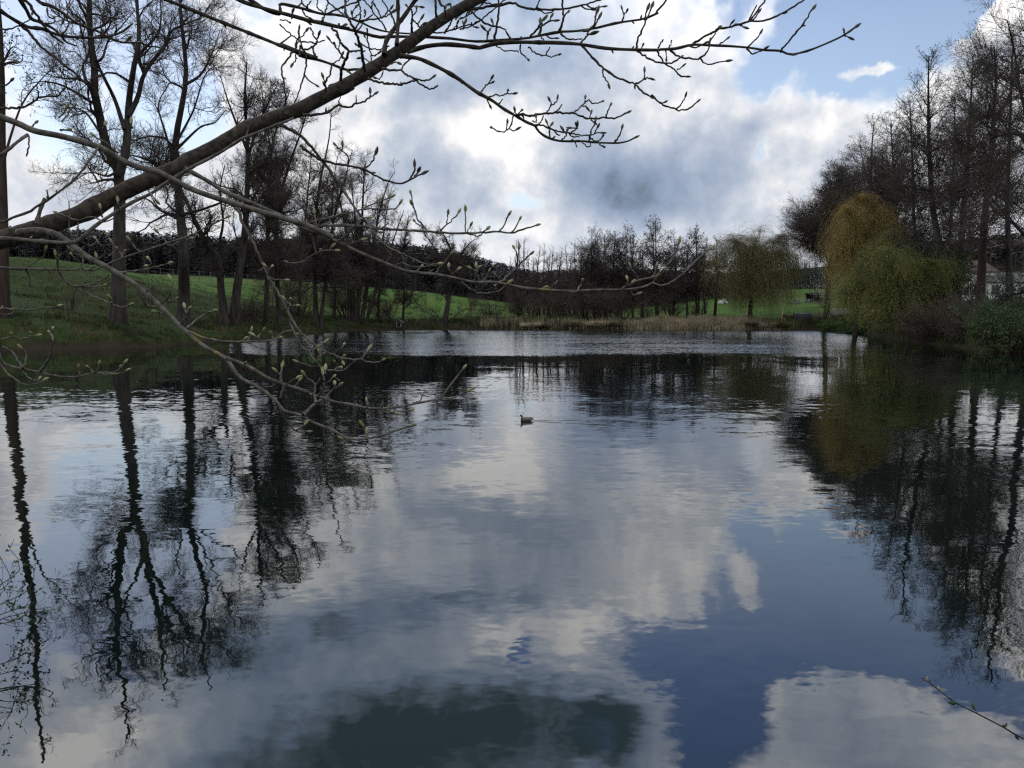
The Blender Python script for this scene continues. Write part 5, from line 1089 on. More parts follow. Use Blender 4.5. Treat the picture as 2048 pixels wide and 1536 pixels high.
 ('F', 'p', 1.75, 1.7, 8, 4, T2('1', [(1330, 1165), (1400, 1240)]) + T2('5', [(1640, 200), (1710, 320), (1770, 450), (1830, 590), (1900, 700), (1970, 830)]) + T2('6', [(280, 920), (340, 1040), (400, 1110), (470, 1190)]) + T2('8', [(870, 400), (885, 420)]), 2),
 ('F', '6', 1.7, 1.7, 6, 4, [(255, 830), (330, 950), (400, 1020), (480, 1080), (580, 1130), (680, 1155), (755, 1155), (790, 1115), (800, 1100)], 2), ('F', '6', 1.7, 1.7, 4, 4, [(755, 1158), (850, 1180), (905, 1162)], 1), ('F', '6', 1.7, 1.7, 4, 4, [(575, 1120), (620, 1080), (640, 1055)], 1), ('F', '6', 1.7, 1.7, 3, 3, [(130, 565), (135, 540), (148, 522)], 1), ('F', '6', 1.7, 1.7, 3, 3, [(130, 555), (112, 525)], 1), ('F', '6', 1.7, 1.7, 4, 3, [(262, 815), (270, 785), (240, 750)], 1), ('F', '6', 1.7, 1.7, 3, 3, [(270, 790), (275, 750)], 1), ('F', '6', 1.7, 1.7, 3, 3, [(270, 790), (315, 788)], 1), ('F', '6', 1.7, 1.7, 4, 3, [(130, 590), (170, 610), (240, 615)], 1), ('F', '6', 1.7, 1.7, 3, 3, [(395, 1060), (385, 1035)], 2), ('F', '6', 1.7, 1.7, 3, 3, [(385, 1095), (420, 1100), (450, 1080)], 1),
 ('F', '8', 1.68, 1.68, 4, 3, [(870, 412), (820, 412), (760, 395), (715, 380)], 1), ('F', '8', 1.68, 1.68, 5, 4, [(890, 420), (930, 438), (985, 440), (1005, 400), (985, 378)], 1), ('F', '8', 1.68, 1.68, 4, 3, [(985, 445), (1050, 440), (1100, 400), (1125, 378)], 1), ('F', '8', 1.68, 1.68, 3, 3, [(1000, 430), (1020, 422)], 1), ('F', '8', 1.68, 1.68, 4, 3, [(985, 340), (1020, 350), (1045, 345)], 1), ('F', '8', 1.68, 1.68, 3, 3, [(1020, 350), (1042, 375)], 1), ('F', '8', 1.68, 1.68, 4, 3, [(850, 350), (868, 320), (867, 300)], 1), ('F', '8', 1.68, 1.68, 3, 3, [(860, 345), (905, 318)], 1), ('F', '8', 1.68, 1.68, 3, 3, [(860, 385), (866, 365)], 1),
 # low twig spray on the left edge
 ('G', 'l', 1.5, 1.55, 9, 3, [(-900, 300), (-350, 420), (-60, 480), (10, 605), (40, 650), (120, 680), (240, 705), (330, 725), (410, 735), (500, 765), (600, 783), (700, 787), (820, 780), (920, 755), (1000, 745), (1080, 738), (1160, 745), (1230, 700), (1270, 650)], 1),
 ('G', 'l', 1.52, 1.5, 7, 4, [(412, 733), (480, 640), (520, 550), (540, 450), (535, 370), (505, 330)], 1), ('G', 'l', 1.5, 1.5, 3, 3, [(530, 350), (540, 290)], 1), ('G', 'l', 1.52, 1.52, 5, 3, [(235, 700), (170, 590), (100, 510), (20, 480), (5, 440)], 0), ('G', 'l', 1.52, 1.52, 4, 3, [(240, 695), (265, 600), (260, 540), (225, 500)], 1), ('G', 'l', 1.52, 1.52, 5, 3, [(-100, 440), (0, 408), (90, 385), (140, 378), (220, 400), (310, 380), (375, 365)], 1), ('G', 'l', 1.52, 1.52, 3, 3, [(130, 380), (120, 355)], 1), ('G', 'l', 1.52, 1.52, 3, 3, [(315, 375), (315, 345)], 1), ('G', 'l', 1.52, 1.52, 4, 3, [(0, 650), (80, 750), (180, 830), (280, 875), (360, 860), (440, 825)], 1), ('G', 'l', 1.52, 1.52, 3, 3, [(240, 740), (300, 800), (380, 830), (398, 810)], 1), ('G', 'l', 1.52, 1.52, 4, 3, [(1000, 750), (1100, 758), (1200, 755), (1290, 725)], 1), ('G', 'l', 1.52, 1.52, 3, 3, [(815, 775), (805, 700)], 1), ('G', 'l', 1.52, 1.52, 3, 3, [(965, 745), (920, 700), (900, 685)], 1), ('G', 'l', 1.52, 1.52, 3, 3, [(425, 738), (480, 715), (535, 725)], 0), ('G', 'l', 1.52, 1.52, 3, 3, [(1235, 695), (1235, 680)], 1),
 ('G', 'l', 1.55, 1.55, 5, 3, [(-200, 60), (0, 85), (120, 95), (220, 97), (330, 100), (430, 82), (520, 75), (590, 62)], 1), ('G', 'l', 1.55, 1.55, 4, 3, [(235, 95), (270, 50), (278, -10)], 0), ('G', 'l', 1.55, 1.55, 4, 3, [(-100, 140), (0, 150), (90, 148), (150, 120)], 0),
 # dark boughs in the upper left corner
 ('H', 'a', 2.2, 2.5, 12, 4, [(120, -120), (200, -10), (270, 100), (320, 190), (420, 230), (540, 290), (620, 360), (680, 430), (780, 470)], 0), ('I', 'a', 2.2, 2.5, 11, 5, [(-200, 60), (-30, 90), (60, 150), (200, 235), (300, 280), (430, 295), (560, 345), (700, 375), (850, 385), (1000, 385), (1120, 370), (1250, 325), (1330, 265)], 1), ('J', 'a', 2.3, 2.4, 9, 4, [(330, -60), (420, 30), (520, 60), (640, 130), (760, 220), (860, 270), (1000, 320), (1130, 390), (1260, 435), (1400, 435)], 1),
 ('O', 'a', 2.3, 2.4, 8, 5, [(220, -40), (300, 50), (380, 160), (450, 260), (540, 360), (640, 440)], 0), ('I', 'a', 2.3, 2.3, 8, 5, [(200, 240), (300, 330), (400, 460), (500, 540), (600, 620), (700, 700), (800, 780), (880, 860)], 0), ('H', 'a', 2.3, 2.3, 5, 3, [(-80, 290), (60, 300), (160, 280), (220, 250), (310, 195)], 0), ('I', 'a', 2.3, 2.3, 5, 3, [(1040, 380), (1050, 230), (1040, 120), (990, 60)], 1), ('I', 'a', 2.3, 2.3, 5, 3, [(850, 385), (820, 270), (780, 200)], 1), ('I', 'a', 2.3, 2.3, 4, 3, [(640, 360), (700, 260), (690, 200)], 1), ('I', 'a', 2.3, 2.3, 4, 3, [(460, 240), (550, 235), (560, 190)], 1), ('J', 'a', 2.3, 2.3, 4, 3, [(660, 140), (655, 200)], 1), ('J', 'a', 2.3, 2.3, 3, 3, [(690, 170), (690, 90)], 1), ('I', 'a', 2.3, 2.3, 4, 3, [(560, 190), (500, 170), (485, 130)], 1), ('I', 'a', 2.3, 2.3, 4, 3, [(1180, 350), (1190, 280), (1175, 245)], 1), ('J', 'a', 2.3, 2.3, 3, 3, [(1280, 430), (1310, 400)], 1), ('J', 'a', 2.3, 2.3, 3, 3, [(1480, 410), (1530, 370), (1550, 340)], 1),
 ('Q', 'a', 1.9, 1.9, 7, 4, [(-260, 1100), (0, 1110), (100, 1112), (230, 1095), (330, 1050), (395, 1000), (500, 985), (580, 980), (640, 930)], 1), ('Q', 'a', 1.9, 1.9, 4, 3, [(395, 1000), (385, 920), (378, 880)], 0), ('S', 'a', 1.9, 1.9, 9, 3, [(-200, 880), (20, 880), (80, 860), (110, 830)], 1), ('B', 'a', 1.7, 1.7, 5, 3, [(300, 1330), (330, 1300), (360, 1260)], 1), ('B', 'a', 1.7, 1.7, 8, 7, [(285, 1380), (180, 1450), (80, 1540), (-100, 1640)], 0), ('B', 'a', 1.7, 1.7, 4, 4, [(300, 1400), (295, 1500), (270, 1600)], 0), ('B', 'a', 1.7, 1.7, 5, 4, [(620, 1330), (690, 1330)], 1), ('B', 'a', 1.65, 1.65, 6, 4, [(1200, 1560), (1100, 1480), (1010, 1420), (960, 1390)], 2), ('B', 'a', 1.65, 1.65, 6, 4, [(1060, 1320), (1075, 1280)], 2), ('B', 'a', 1.9, 1.9, 4, 3, [(640, 1250), (690, 1180), (740, 1110)], 2), ('B', 'a', 1.9, 1.9, 4, 3, [(600, 1210), (650, 1160), (670, 1120)], 2), ('B', 'a', 1.9, 1.9, 4, 3, [(1350, 1310), (1340, 1260)], 2),
 # upper boughs crossing the thick limb
 ('K', 'p', 2.3, 2.35, 10, 6, T2('1', [(700, -130), (980, 0), (1080, 40), (1250, 110), (1400, 170), (1550, 230), (1700, 290), (1850, 340)]) + T2('b', [(0, 450), (150, 530), (230, 580), (380, 610), (520, 655), (680, 715), (760, 710), (860, 710)]), 0),
 ('K', 'b', 2.3, 2.3, 5, 3, [(680, 715), (760, 770), (840, 800)], 0), ('K', 'b', 2.3, 2.3, 5, 4, [(200, 575), (210, 470), (240, 510), (320, 490), (370, 450), (380, 400), (395, 365)], 1), ('K', 'b', 2.3, 2.3, 4, 3, [(370, 400), (330, 330), (318, 300)], 1), ('K', 'b', 2.3, 2.3, 4, 3, [(150, 530), (175, 420), (230, 370), (265, 320)], 1), ('K', 'b', 2.3, 2.3, 4, 3, [(160, 520), (190, 400), (195, 310)], 1), ('K', 'b', 2.3, 2.3, 4, 3, [(220, 430), (300, 435), (370, 440), (460, 412)], 0), ('K', 'b', 2.3, 2.3, 5, 3, [(130, 530), (70, 620), (10, 690), (40, 850), (60, 1000), (60, 1120)], 0), ('K', 'b', 2.3, 2.3, 5, 3, [(210, 470), (265, 560), (262, 680), (240, 800), (190, 950), (140, 1080)], 0), ('K', 'b', 2.3, 2.3, 4, 3, [(330, 490), (350, 540), (380, 590)], 0), ('K', 'b', 2.3, 2.3, 3, 3, [(160, 560), (160, 610), (135, 650)], 1), ('K', 'b', 2.3, 2.3, 4, 3, [(0, 250), (60, 310), (150, 380), (220, 440)], 0), ('K', 'b', 2.3, 2.3, 3, 3, [(0, 205), (60, 210), (90, 225)], 1),
 ('L', 'p', 2.4, 2.5, 10, 5, T2('1', [(1150, -140), (1400, 0), (1550, 50), (1700, 90), (1850, 130), (2048, 170)]) + T2('b', [(250, 205), (400, 225), (560, 265), (740, 310), (900, 350), (1000, 380), (1150, 375), (1300, 375), (1450, 375), (1600, 385), (1760, 395), (1900, 415)]) + T2('c', [(200, 425), (400, 412), (560, 402), (700, 388), (860, 355), (1040, 325), (1200, 318), (1400, 285), (1560, 245), (1700, 220), (1850, 200), (1960, 165), (2048, 120)]) + T2('3', [(310, 85), (360, 40), (400, -20)]), 0),
 ('L', 'p', 2.4, 2.5, 11, 3.5, T2('1', [(1350, -70), (1450, -10), (1560, 60), (1640, 80)]) + T2('b', [(0, 45), (120, 60), (260, 95), (420, 140), (560, 150), (680, 175), (820, 225), (960, 290), (1100, 325), (1250, 340), (1340, 345)]), 0),
 ('L', 'p', 2.35, 2.6, 12, 4, T2('b', [(1300, 530), (1400, 500), (1520, 470), (1700, 455), (1900, 470), (2048, 490)]) + T2('c', [(250, 475), (400, 440), (600, 432), (850, 435), (1050, 440), (1240, 455), (1500, 495), (1800, 510), (2048, 512)]) + T2('3', [(340, 290), (440, 285), (540, 262), (640, 265), (760, 270), (880, 280), (960, 293), (1060, 298), (1110, 318), (1200, 302), (1300, 265), (1420, 210), (1490, 162)]), 2),
 ('L', '3', 2.6, 2.6, 5, 4, [(1062, 295), (1110, 235), (1170, 165), (1215, 100), (1242, 55)], 2), ('L', '3', 2.6, 2.6, 3, 3, [(1428, 208), (1455, 218)], 1), ('L', '3', 2.6, 2.6, 3, 3, [(1425, 205), (1430, 185)], 1), ('L', '3', 2.6, 2.6, 3, 3, [(1180, 155), (1200, 150)], 0), ('L', '3', 2.55, 2.55, 6, 4, [(540, 262), (600, 220), (660, 190), (760, 155), (870, 128), (960, 122), (1080, 72), (1200, -5)], 0), ('L', '3', 2.55, 2.55, 5, 4, [(875, 125), (920, 65), (965, 0)], 0), ('L', '3', 2.55, 2.55, 3, 3, [(760, 155), (765, 140)], 1), ('L', '3', 2.55, 2.55, 3, 3, [(820, 148), (840, 158)], 1), ('L', '3', 2.55, 2.55, 4, 3, [(650, 200), (690, 165)], 1), ('L', '3', 2.55, 2.55, 3, 3, [(1070, 80), (1095, 70)], 0),
 ('L', '3', 2.5, 2.5, 5, 4, [(210, 285), (230, 210), (262, 140), (280, 100), (300, 45)], 2), ('L', '3', 2.5, 2.5, 4, 4, [(262, 120), (275, 60)], 2), ('L', '3', 2.5, 2.5, 4, 3, [(130, 125), (140, 85), (130, 55)], 1), ('L', '3', 2.5, 2.5, 3, 3, [(138, 85), (155, 70)], 1), ('L', '3', 2.5, 2.5, 4, 3, [(700, 262), (740, 230)], 1), ('L', '3', 2.5, 2.5, 4, 3, [(865, 275), (910, 230), (935, 200)], 1), ('L', '3', 2.5, 2.5, 4, 3, [(860, 280), (890, 312), (940, 300), (960, 288)], 1), ('L', '3', 2.5, 2.5, 4, 3, [(340, 280), (370, 230)], 0), ('L', '3', 2.5, 2.5, 4, 3, [(400, 285), (420, 235)], 0),
 ('L', '3', 2.5, 2.5, 5, 4, [(218, 300), (290, 345), (350, 365), (410, 368), (460, 345), (470, 338)], 1), ('L', '3', 2.5, 2.5, 4, 4, [(335, 300), (375, 368), (440, 410), (460, 440), (500, 448)], 1), ('L', '3', 2.5, 2.5, 3, 3, [(452, 412), (480, 390)], 1), ('L', '3', 2.5, 2.5, 5, 4, [(410, 295), (470, 335), (585, 340), (630, 290), (642, 250)], 1), ('L', '3', 2.5, 2.5, 4, 3, [(585, 340), (630, 375), (735, 358)], 1), ('L', '3', 2.5, 2.5, 3, 3, [(385, 295), (388, 340)], 1),
 ('L', 'c', 2.45, 2.45, 6, 4, [(1250, 470), (1330, 560), (1460, 690), (1600, 790), (1790, 860), (1850, 925), (1960, 1000), (2048, 1055)], 0), ('L', '3', 2.45, 2.45, 5, 3.5, [(300, 555), (350, 600), (420, 630), (470, 648), (530, 632), (565, 600)], 1), ('L', '3', 2.45, 2.45, 4, 3, [(450, 635), (480, 600), (498, 570)], 1), ('L', '3', 2.45, 2.45, 3, 3, [(350, 605), (375, 600)], 1), ('L', 'c', 2.45, 2.45, 4, 3, [(1465, 700), (1460, 750), (1495, 820), (1520, 858)], 1), ('L', 'c', 2.45, 2.45, 5, 3, [(1795, 860), (1885, 810), (1890, 740)], 1), ('L', 'c', 2.45, 2.45, 4, 3, [(1885, 810), (1940, 800)], 1),
 ('L', 'c', 2.45, 2.45, 6, 4, [(720, 375), (790, 300), (860, 250), (920, 215), (960, 212)], 1), ('L', 'c', 2.45, 2.45, 3, 3, [(922, 212), (928, 180)], 1), ('L', 'c', 2.45, 2.45, 4, 4, [(795, 290), (820, 230)], 2), ('L', 'c', 2.45, 2.45, 4, 4, [(810, 270), (845, 210)], 2), ('L', 'c', 2.45, 2.45, 6, 4, [(1015, 330), (1055, 220), (1060, 170), (1045, 0), (1040, -80)], 0), ('L', 'c', 2.45, 2.45, 4, 3, [(1065, 165), (1100, 130)], 1), ('L', 'c', 2.45, 2.45, 6, 4, [(355, 400), (375, 250), (400, 120), (390, -40)], 0), ('L', 'c', 2.45, 2.45, 4, 4, [(1360, 300), (1385, 200), (1395, 140)], 2), ('L', 'c', 2.45, 2.45, 4, 4, [(1360, 290), (1420, 190)], 2), ('L', 'c', 2.45, 2.45, 5, 4, [(1240, 440), (1300, 370), (1335, 350)], 2), ('L', 'c', 2.45, 2.45, 5, 3, [(1030, 345), (1090, 390), (1160, 405), (1250, 395)], 0), ('L', 'c', 2.45, 2.45, 4, 4, [(1300, 350), (1320, 310)], 2), ('L', 'c', 2.45, 2.45, 3, 3, [(1190, 320), (1235, 310)], 2), ('L', 'c', 2.45, 2.45, 5, 4, [(275, 420), (285, 350), (262, 310)], 2), ('L', 'c', 2.45, 2.45, 4, 4, [(285, 350), (300, 310)], 1), ('L', 'c', 2.45, 2.45, 5, 4, [(110, 110), (200, 200), (300, 260), (440, 290), (500, 370)], 2), ('L', 'c', 2.45, 2.45, 3, 3, [(345, 265), (335, 230)], 2), ('L', 'c', 2.45, 2.45, 4, 3, [(620, 460), (620, 540), (690, 600)], 1), ('L', 'c', 2.45, 2.45, 4, 3, [(700, 485), (780, 545), (875, 560), (920, 480)], 0), ('L', 'c', 2.45, 2.45, 3, 3, [(878, 562), (940, 580), (1000, 562)], 1), ('L', 'c', 2.45, 2.45, 3, 3, [(370, 470), (450, 520), (550, 518), (600, 535)], 0), ('L', 'c', 2.45, 2.45, 3, 3, [(860, 420), (820, 360), (822, 340)], 1), ('L', 'c', 2.45, 2.45, 4, 3, [(0, 300), (120, 262), (240, 180), (350, 90), (420, 30), (500, -30)], 0), ('L', 'c', 2.45, 2.45, 3, 3, [(30, 295), (42, 260)], 1),
 ('L', 'c', 2.5, 2.5, 8, 4, [(-100, 110), (60, 105), (240, 80), (420, 50), (560, 35), (600, 60), (720, 85), (900, 100), (1050, 95), (1200, 65), (1340, 30), (1460, -10)], 0), ('L', 'c', 2.5, 2.5, 5, 3, [(200, -10), (270, 30), (420, 40)], 0), ('L', 'c', 2.5, 2.5, 4, 3, [(780, 85), (820, 0)], 0), ('L', 'c', 2.5, 2.5, 4, 3, [(1300, 40), (1340, 80), (1420, 75), (1460, 68)], 1), ('L', 'c', 2.5, 2.5, 4, 3, [(0, 190), (80, 160), (180, 100), (220, 50)], 1), ('L', 'c', 2.5, 2.5, 3, 3, [(60, 165), (75, 130)], 1), ('L', 'c', 2.5, 2.5, 4, 3, [(780, 95), (900, 130), (990, 85)], 0),
 ('L', 'b', 2.4, 2.4, 5, 3, [(820, 215), (950, 195), (1060, 185), (1140, 130)], 2), ('L', 'b', 2.4, 2.4, 4, 3, [(1050, 180), (1110, 110), (1130, 95)], 1), ('L', 'b', 2.4, 2.4, 5, 3, [(1180, 250), (1130, 130), (1070, 40), (1030, -20)], 0), ('L', 'b', 2.4, 2.4, 4, 3, [(1085, 320), (1045, 230), (990, 180), (930, 80), (870, 20), (840, -20)], 0), ('L', 'b', 2.4, 2.4, 4, 3, [(930, 85), (960, -10)], 0), ('L', 'b', 2.4, 2.4, 4, 3, [(1040, 180), (1000, 100), (980, 70)], 1), ('L', 'b', 2.4, 2.4, 5, 3, [(770, 300), (820, 200), (825, 120), (810, 40)], 1), ('L', 'b', 2.4, 2.4, 3, 3, [(820, 140), (760, 180), (740, 160)], 1), ('L', 'b', 2.4, 2.4, 3, 3, [(860, 175), (875, 140)], 1), ('L', 'b', 2.4, 2.4, 3, 3, [(740, 130), (770, 80)], 1), ('L', 'b', 2.4, 2.4, 5, 3, [(680, 175), (600, 110), (520, 40), (470, -10)], 1), ('L', 'b', 2.4, 2.4, 5, 4, [(490, 140), (600, 90), (730, 40), (830, 0)], 0), ('L', 'b', 2.4, 2.4, 5, 3, [(430, 215), (460, 150), (480, 60), (490, 0)], 1), ('L', 'b', 2.4, 2.4, 4, 3, [(440, 130), (390, 85), (380, 40), (395, -10)], 0), ('L', 'b', 2.4, 2.4, 4, 3, [(120, 190), (125, 130)], 1), ('L', 'b', 2.4, 2.4, 4, 3, [(600, 280), (605, 250)], 1), ('L', 'b', 2.4, 2.4, 4, 3, [(620, 280), (655, 255)], 1), ('L', 'b', 2.4, 2.4, 4, 3, [(890, 290), (900, 430), (930, 560), (930, 650)], 0), ('L', 'b', 2.4, 2.4, 4, 3, [(820, 440), (900, 490), (980, 505), (1050, 500), (1120, 470)], 0), ('L', 'b', 2.4, 2.4, 4, 3, [(930, 570), (970, 570), (1000, 550)], 1), ('L', 'b', 2.4, 2.4, 3, 3, [(920, 640), (870, 600), (830, 590)], 1), ('L', 'b', 2.4, 2.4, 3, 3, [(810, 480), (790, 465)], 1), ('L', 'b', 2.4, 2.4, 5, 3, [(280, 80), (230, 40), (215, -10)], 0), ('L', 'b', 2.4, 2.4, 4, 3, [(270, 80), (320, 10)], 0), ('L', 'b', 2.4, 2.4, 4, 3, [(240, 130), (265, 165), (295, 178)], 1), ('L', 'b', 2.4, 2.4, 4, 3, [(640, 90), (700, -10)], 0), ('L', 'b', 2.4, 2.4, 4, 3, [(1440, 330), (1520, 335), (1640, 335), (1760, 310), (1880, 270), (1980, 245), (2048, 220)], 0), ('L', 'b', 2.4, 2.4, 4, 3, [(1760, 310), (1810, 250)], 1), ('L', 'b', 2.4, 2.4, 4, 3, [(1800, 200), (1850, 150)], 1), ('L', 'b', 2.4, 2.4, 4, 3, [(1880, 280), (1890, 240)], 1), ('L', 'b', 2.4, 2.4, 3, 3, [(1960, 260), (1990, 275)], 1), ('L', 'b', 2.4, 2.4, 5, 3, [(1680, 345), (1740, 250), (1770, 180), (1760, 100), (1740, 30)], 0),
 # drooping spray under the thick limb, centre of the sky
 ('M', 'p', 2.2, 2.25, 11, 4, T2('b', [(1230, 570), (1300, 580), (1420, 600), (1540, 650), (1680, 720), (1800, 790), (1900, 860), (2010, 940)]) + T2('c', [(220, 970), (330, 1030), (440, 1110), (560, 1180), (680, 1250), (770, 1290), (800, 1340), (880, 1400), (1000, 1440), (1120, 1447), (1250, 1445), (1400, 1460), (1580, 1465), (1640, 1462), (1720, 1445), (1780, 1415)]), 1),
 ('M', 'c', 2.25, 2.25, 5, 3, [(1585, 1460), (1630, 1390), (1655, 1320)], 1), ('M', 'c', 2.22, 2.25, 6, 4, [(570, 1180), (620, 1175), (700, 1185), (800, 1172), (900, 1160), (1050, 1155), (1165, 1158), (1240, 1195), (1330, 1215), (1420, 1215), (1490, 1205), (1560, 1215), (1640, 1190), (1710, 1155)], 1), ('M', 'c', 2.25, 2.25, 4, 3, [(1490, 1205), (1520, 1130), (1538, 1085)], 1), ('M', 'c', 2.25, 2.25, 3, 3, [(1330, 1210), (1340, 1165)], 1), ('M', 'c', 2.25, 2.25, 4, 3, [(885, 1160), (930, 1080), (922, 1035)], 1), ('M', 'c', 2.25, 2.25, 4, 3, [(930, 1080), (975, 1050), (995, 1020)], 1), ('M', 'c', 2.25, 2.25, 4, 3, [(1168, 1155), (1250, 1080), (1290, 1040), (1320, 1020), (1340, 1050), (1400, 1060), (1450, 1040)], 1), ('M', 'c', 2.25, 2.25, 3, 3, [(1255, 1085), (1290, 1092)], 1), ('M', 'c', 2.25, 2.25, 3, 3, [(1280, 1045), (1280, 1010)], 1), ('M', 'c', 2.25, 2.25, 3, 3, [(1340, 1218), (1365, 1245)], 1), ('M', 'c', 2.2, 2.2, 4, 3, [(545, 1180), (520, 1290), (470, 1340), (430, 1352), (370, 1335), (330, 1310)], 1), ('M', 'c', 2.2, 2.2, 3, 3, [(478, 1330), (485, 1265)], 1), ('M', 'c', 2.2, 2.2, 3, 3, [(510, 1315), (540, 1340), (570, 1332)], 1), ('M', 'c', 2.2, 2.2, 3, 3, [(580, 1180), (565, 1140)], 1), ('M', 'c', 2.2, 2.2, 3, 3, [(590, 1170), (625, 1135)], 1), ('M', 'c', 2.2, 2.2, 4, 3, [(220, 935), (270, 875), (300, 850), (318, 810)], 1), ('M', 'c', 2.2, 2.2, 3, 3, [(295, 858), (320, 850)], 1), ('M', 'c', 2.2, 2.2, 4, 3, [(290, 995), (370, 970), (420, 978), (480, 960), (540, 960)], 1), ('M', 'c', 2.2, 2.2, 3, 3, [(482, 958), (492, 925)], 1), ('M', 'c', 2.2, 2.2, 4, 2, [(400, 1060), (440, 1015)], 0), ('M', 'c', 2.22, 2.22, 5, 3, [(770, 1280), (860, 1290), (950, 1330), (1060, 1355), (1140, 1360), (1230, 1385), (1320, 1388), (1380, 1368), (1440, 1360)], 1), ('M', 'c', 2.22, 2.22, 4, 3, [(1380, 1368), (1405, 1310)], 1), ('M', 'c', 2.22, 2.22, 4, 3, [(790, 1275), (840, 1230), (855, 1180)], 0), ('M', 'c', 2.22, 2.22, 4, 3, [(920, 1400), (910, 1310), (895, 1265)], 1), ('M', 'c', 2.22, 2.22, 3, 3, [(912, 1320), (930, 1285)], 1), ('M', 'c', 2.22, 2.22, 4, 3, [(1040, 1440), (1090, 1385), (1062, 1340)], 1), ('M', 'c', 2.22, 2.22, 3, 3, [(1088, 1390), (1092, 1345)], 1), ('M', 'c', 2.22, 2.22, 4, 3, [(1140, 1360), (1190, 1320), (1150, 1310)], 1), ('M', 'c', 2.22, 2.22, 3, 3, [(1190, 1320), (1190, 1280)], 1), ('M', 'c', 2.22, 2.22, 3, 3, [(1190, 1320), (1205, 1285)], 1), ('M', 'c', 2.22, 2.22, 4, 3, [(1320, 1440), (1340, 1350), (1365, 1290), (1385, 1250)], 1), ('M', 'c', 2.22, 2.22, 4, 3, [(1330, 1400), (1370, 1440), (1420, 1440), (1455, 1405)], 1), ('M', 'c', 2.22, 2.22, 3, 3, [(1420, 1450), (1440, 1490), (1470, 1497)], 1), ('M', 'c', 2.22, 2.22, 3, 3, [(1240, 1450), (1320, 1505), (1345, 1450)], 0), ('M', 'c', 2.22, 2.22, 4, 3, [(1120, 1370), (1150, 1400), (1220, 1400)], 0), ('M', 'c', 2.22, 2.22, 3, 3, [(740, 1240), (780, 1250), (780, 1205)], 1), ('M', 'c', 2.22, 2.22, 3, 3, [(650, 1230), (650, 1200)], 1), ('M', 'c', 2.22, 2.22, 3, 3, [(1180, 1450), (1190, 1505)], 0),
 # twig with four buds against the cloud
 ('N', '2', 1.95, 2.0, 8, 4, [(-120, 730), (0, 790), (130, 940), (200, 1040), (270, 1140), (330, 1230), (390, 1310)], 0), ('N', '2', 1.95, 2.0, 7, 4, [(0, 850), (60, 900), (150, 945), (280, 970), (370, 990), (450, 1035), (520, 1060), (590, 1075), (650, 1050), (710, 1020)], 2), ('N', '2', 2.0, 2.0, 5, 4, [(640, 1055), (665, 1010), (671, 980)], 2), ('N', '2', 2.0, 2.0, 4, 4, [(670, 1035), (690, 1005)], 2), ('N', '2', 2.0, 2.0, 4, 3, [(280, 970), (280, 920), (230, 870), (208, 850)], 1), ('N', '2', 2.0, 2.0, 3, 3, [(248, 885), (248, 855)], 1), ('N', '2', 2.0, 2.0, 4, 4, [(375, 990), (420, 950), (440, 905)], 2),
]
loc0 = np.array([-2.9, 1.25, g1(-2.9, 1.25)])
near = thing('overhanging_tree', 'budding tree with lichen spotted boughs hanging across the top and left foreground', 'tree', tuple(loc0))
rngN = np.random.default_rng(500)
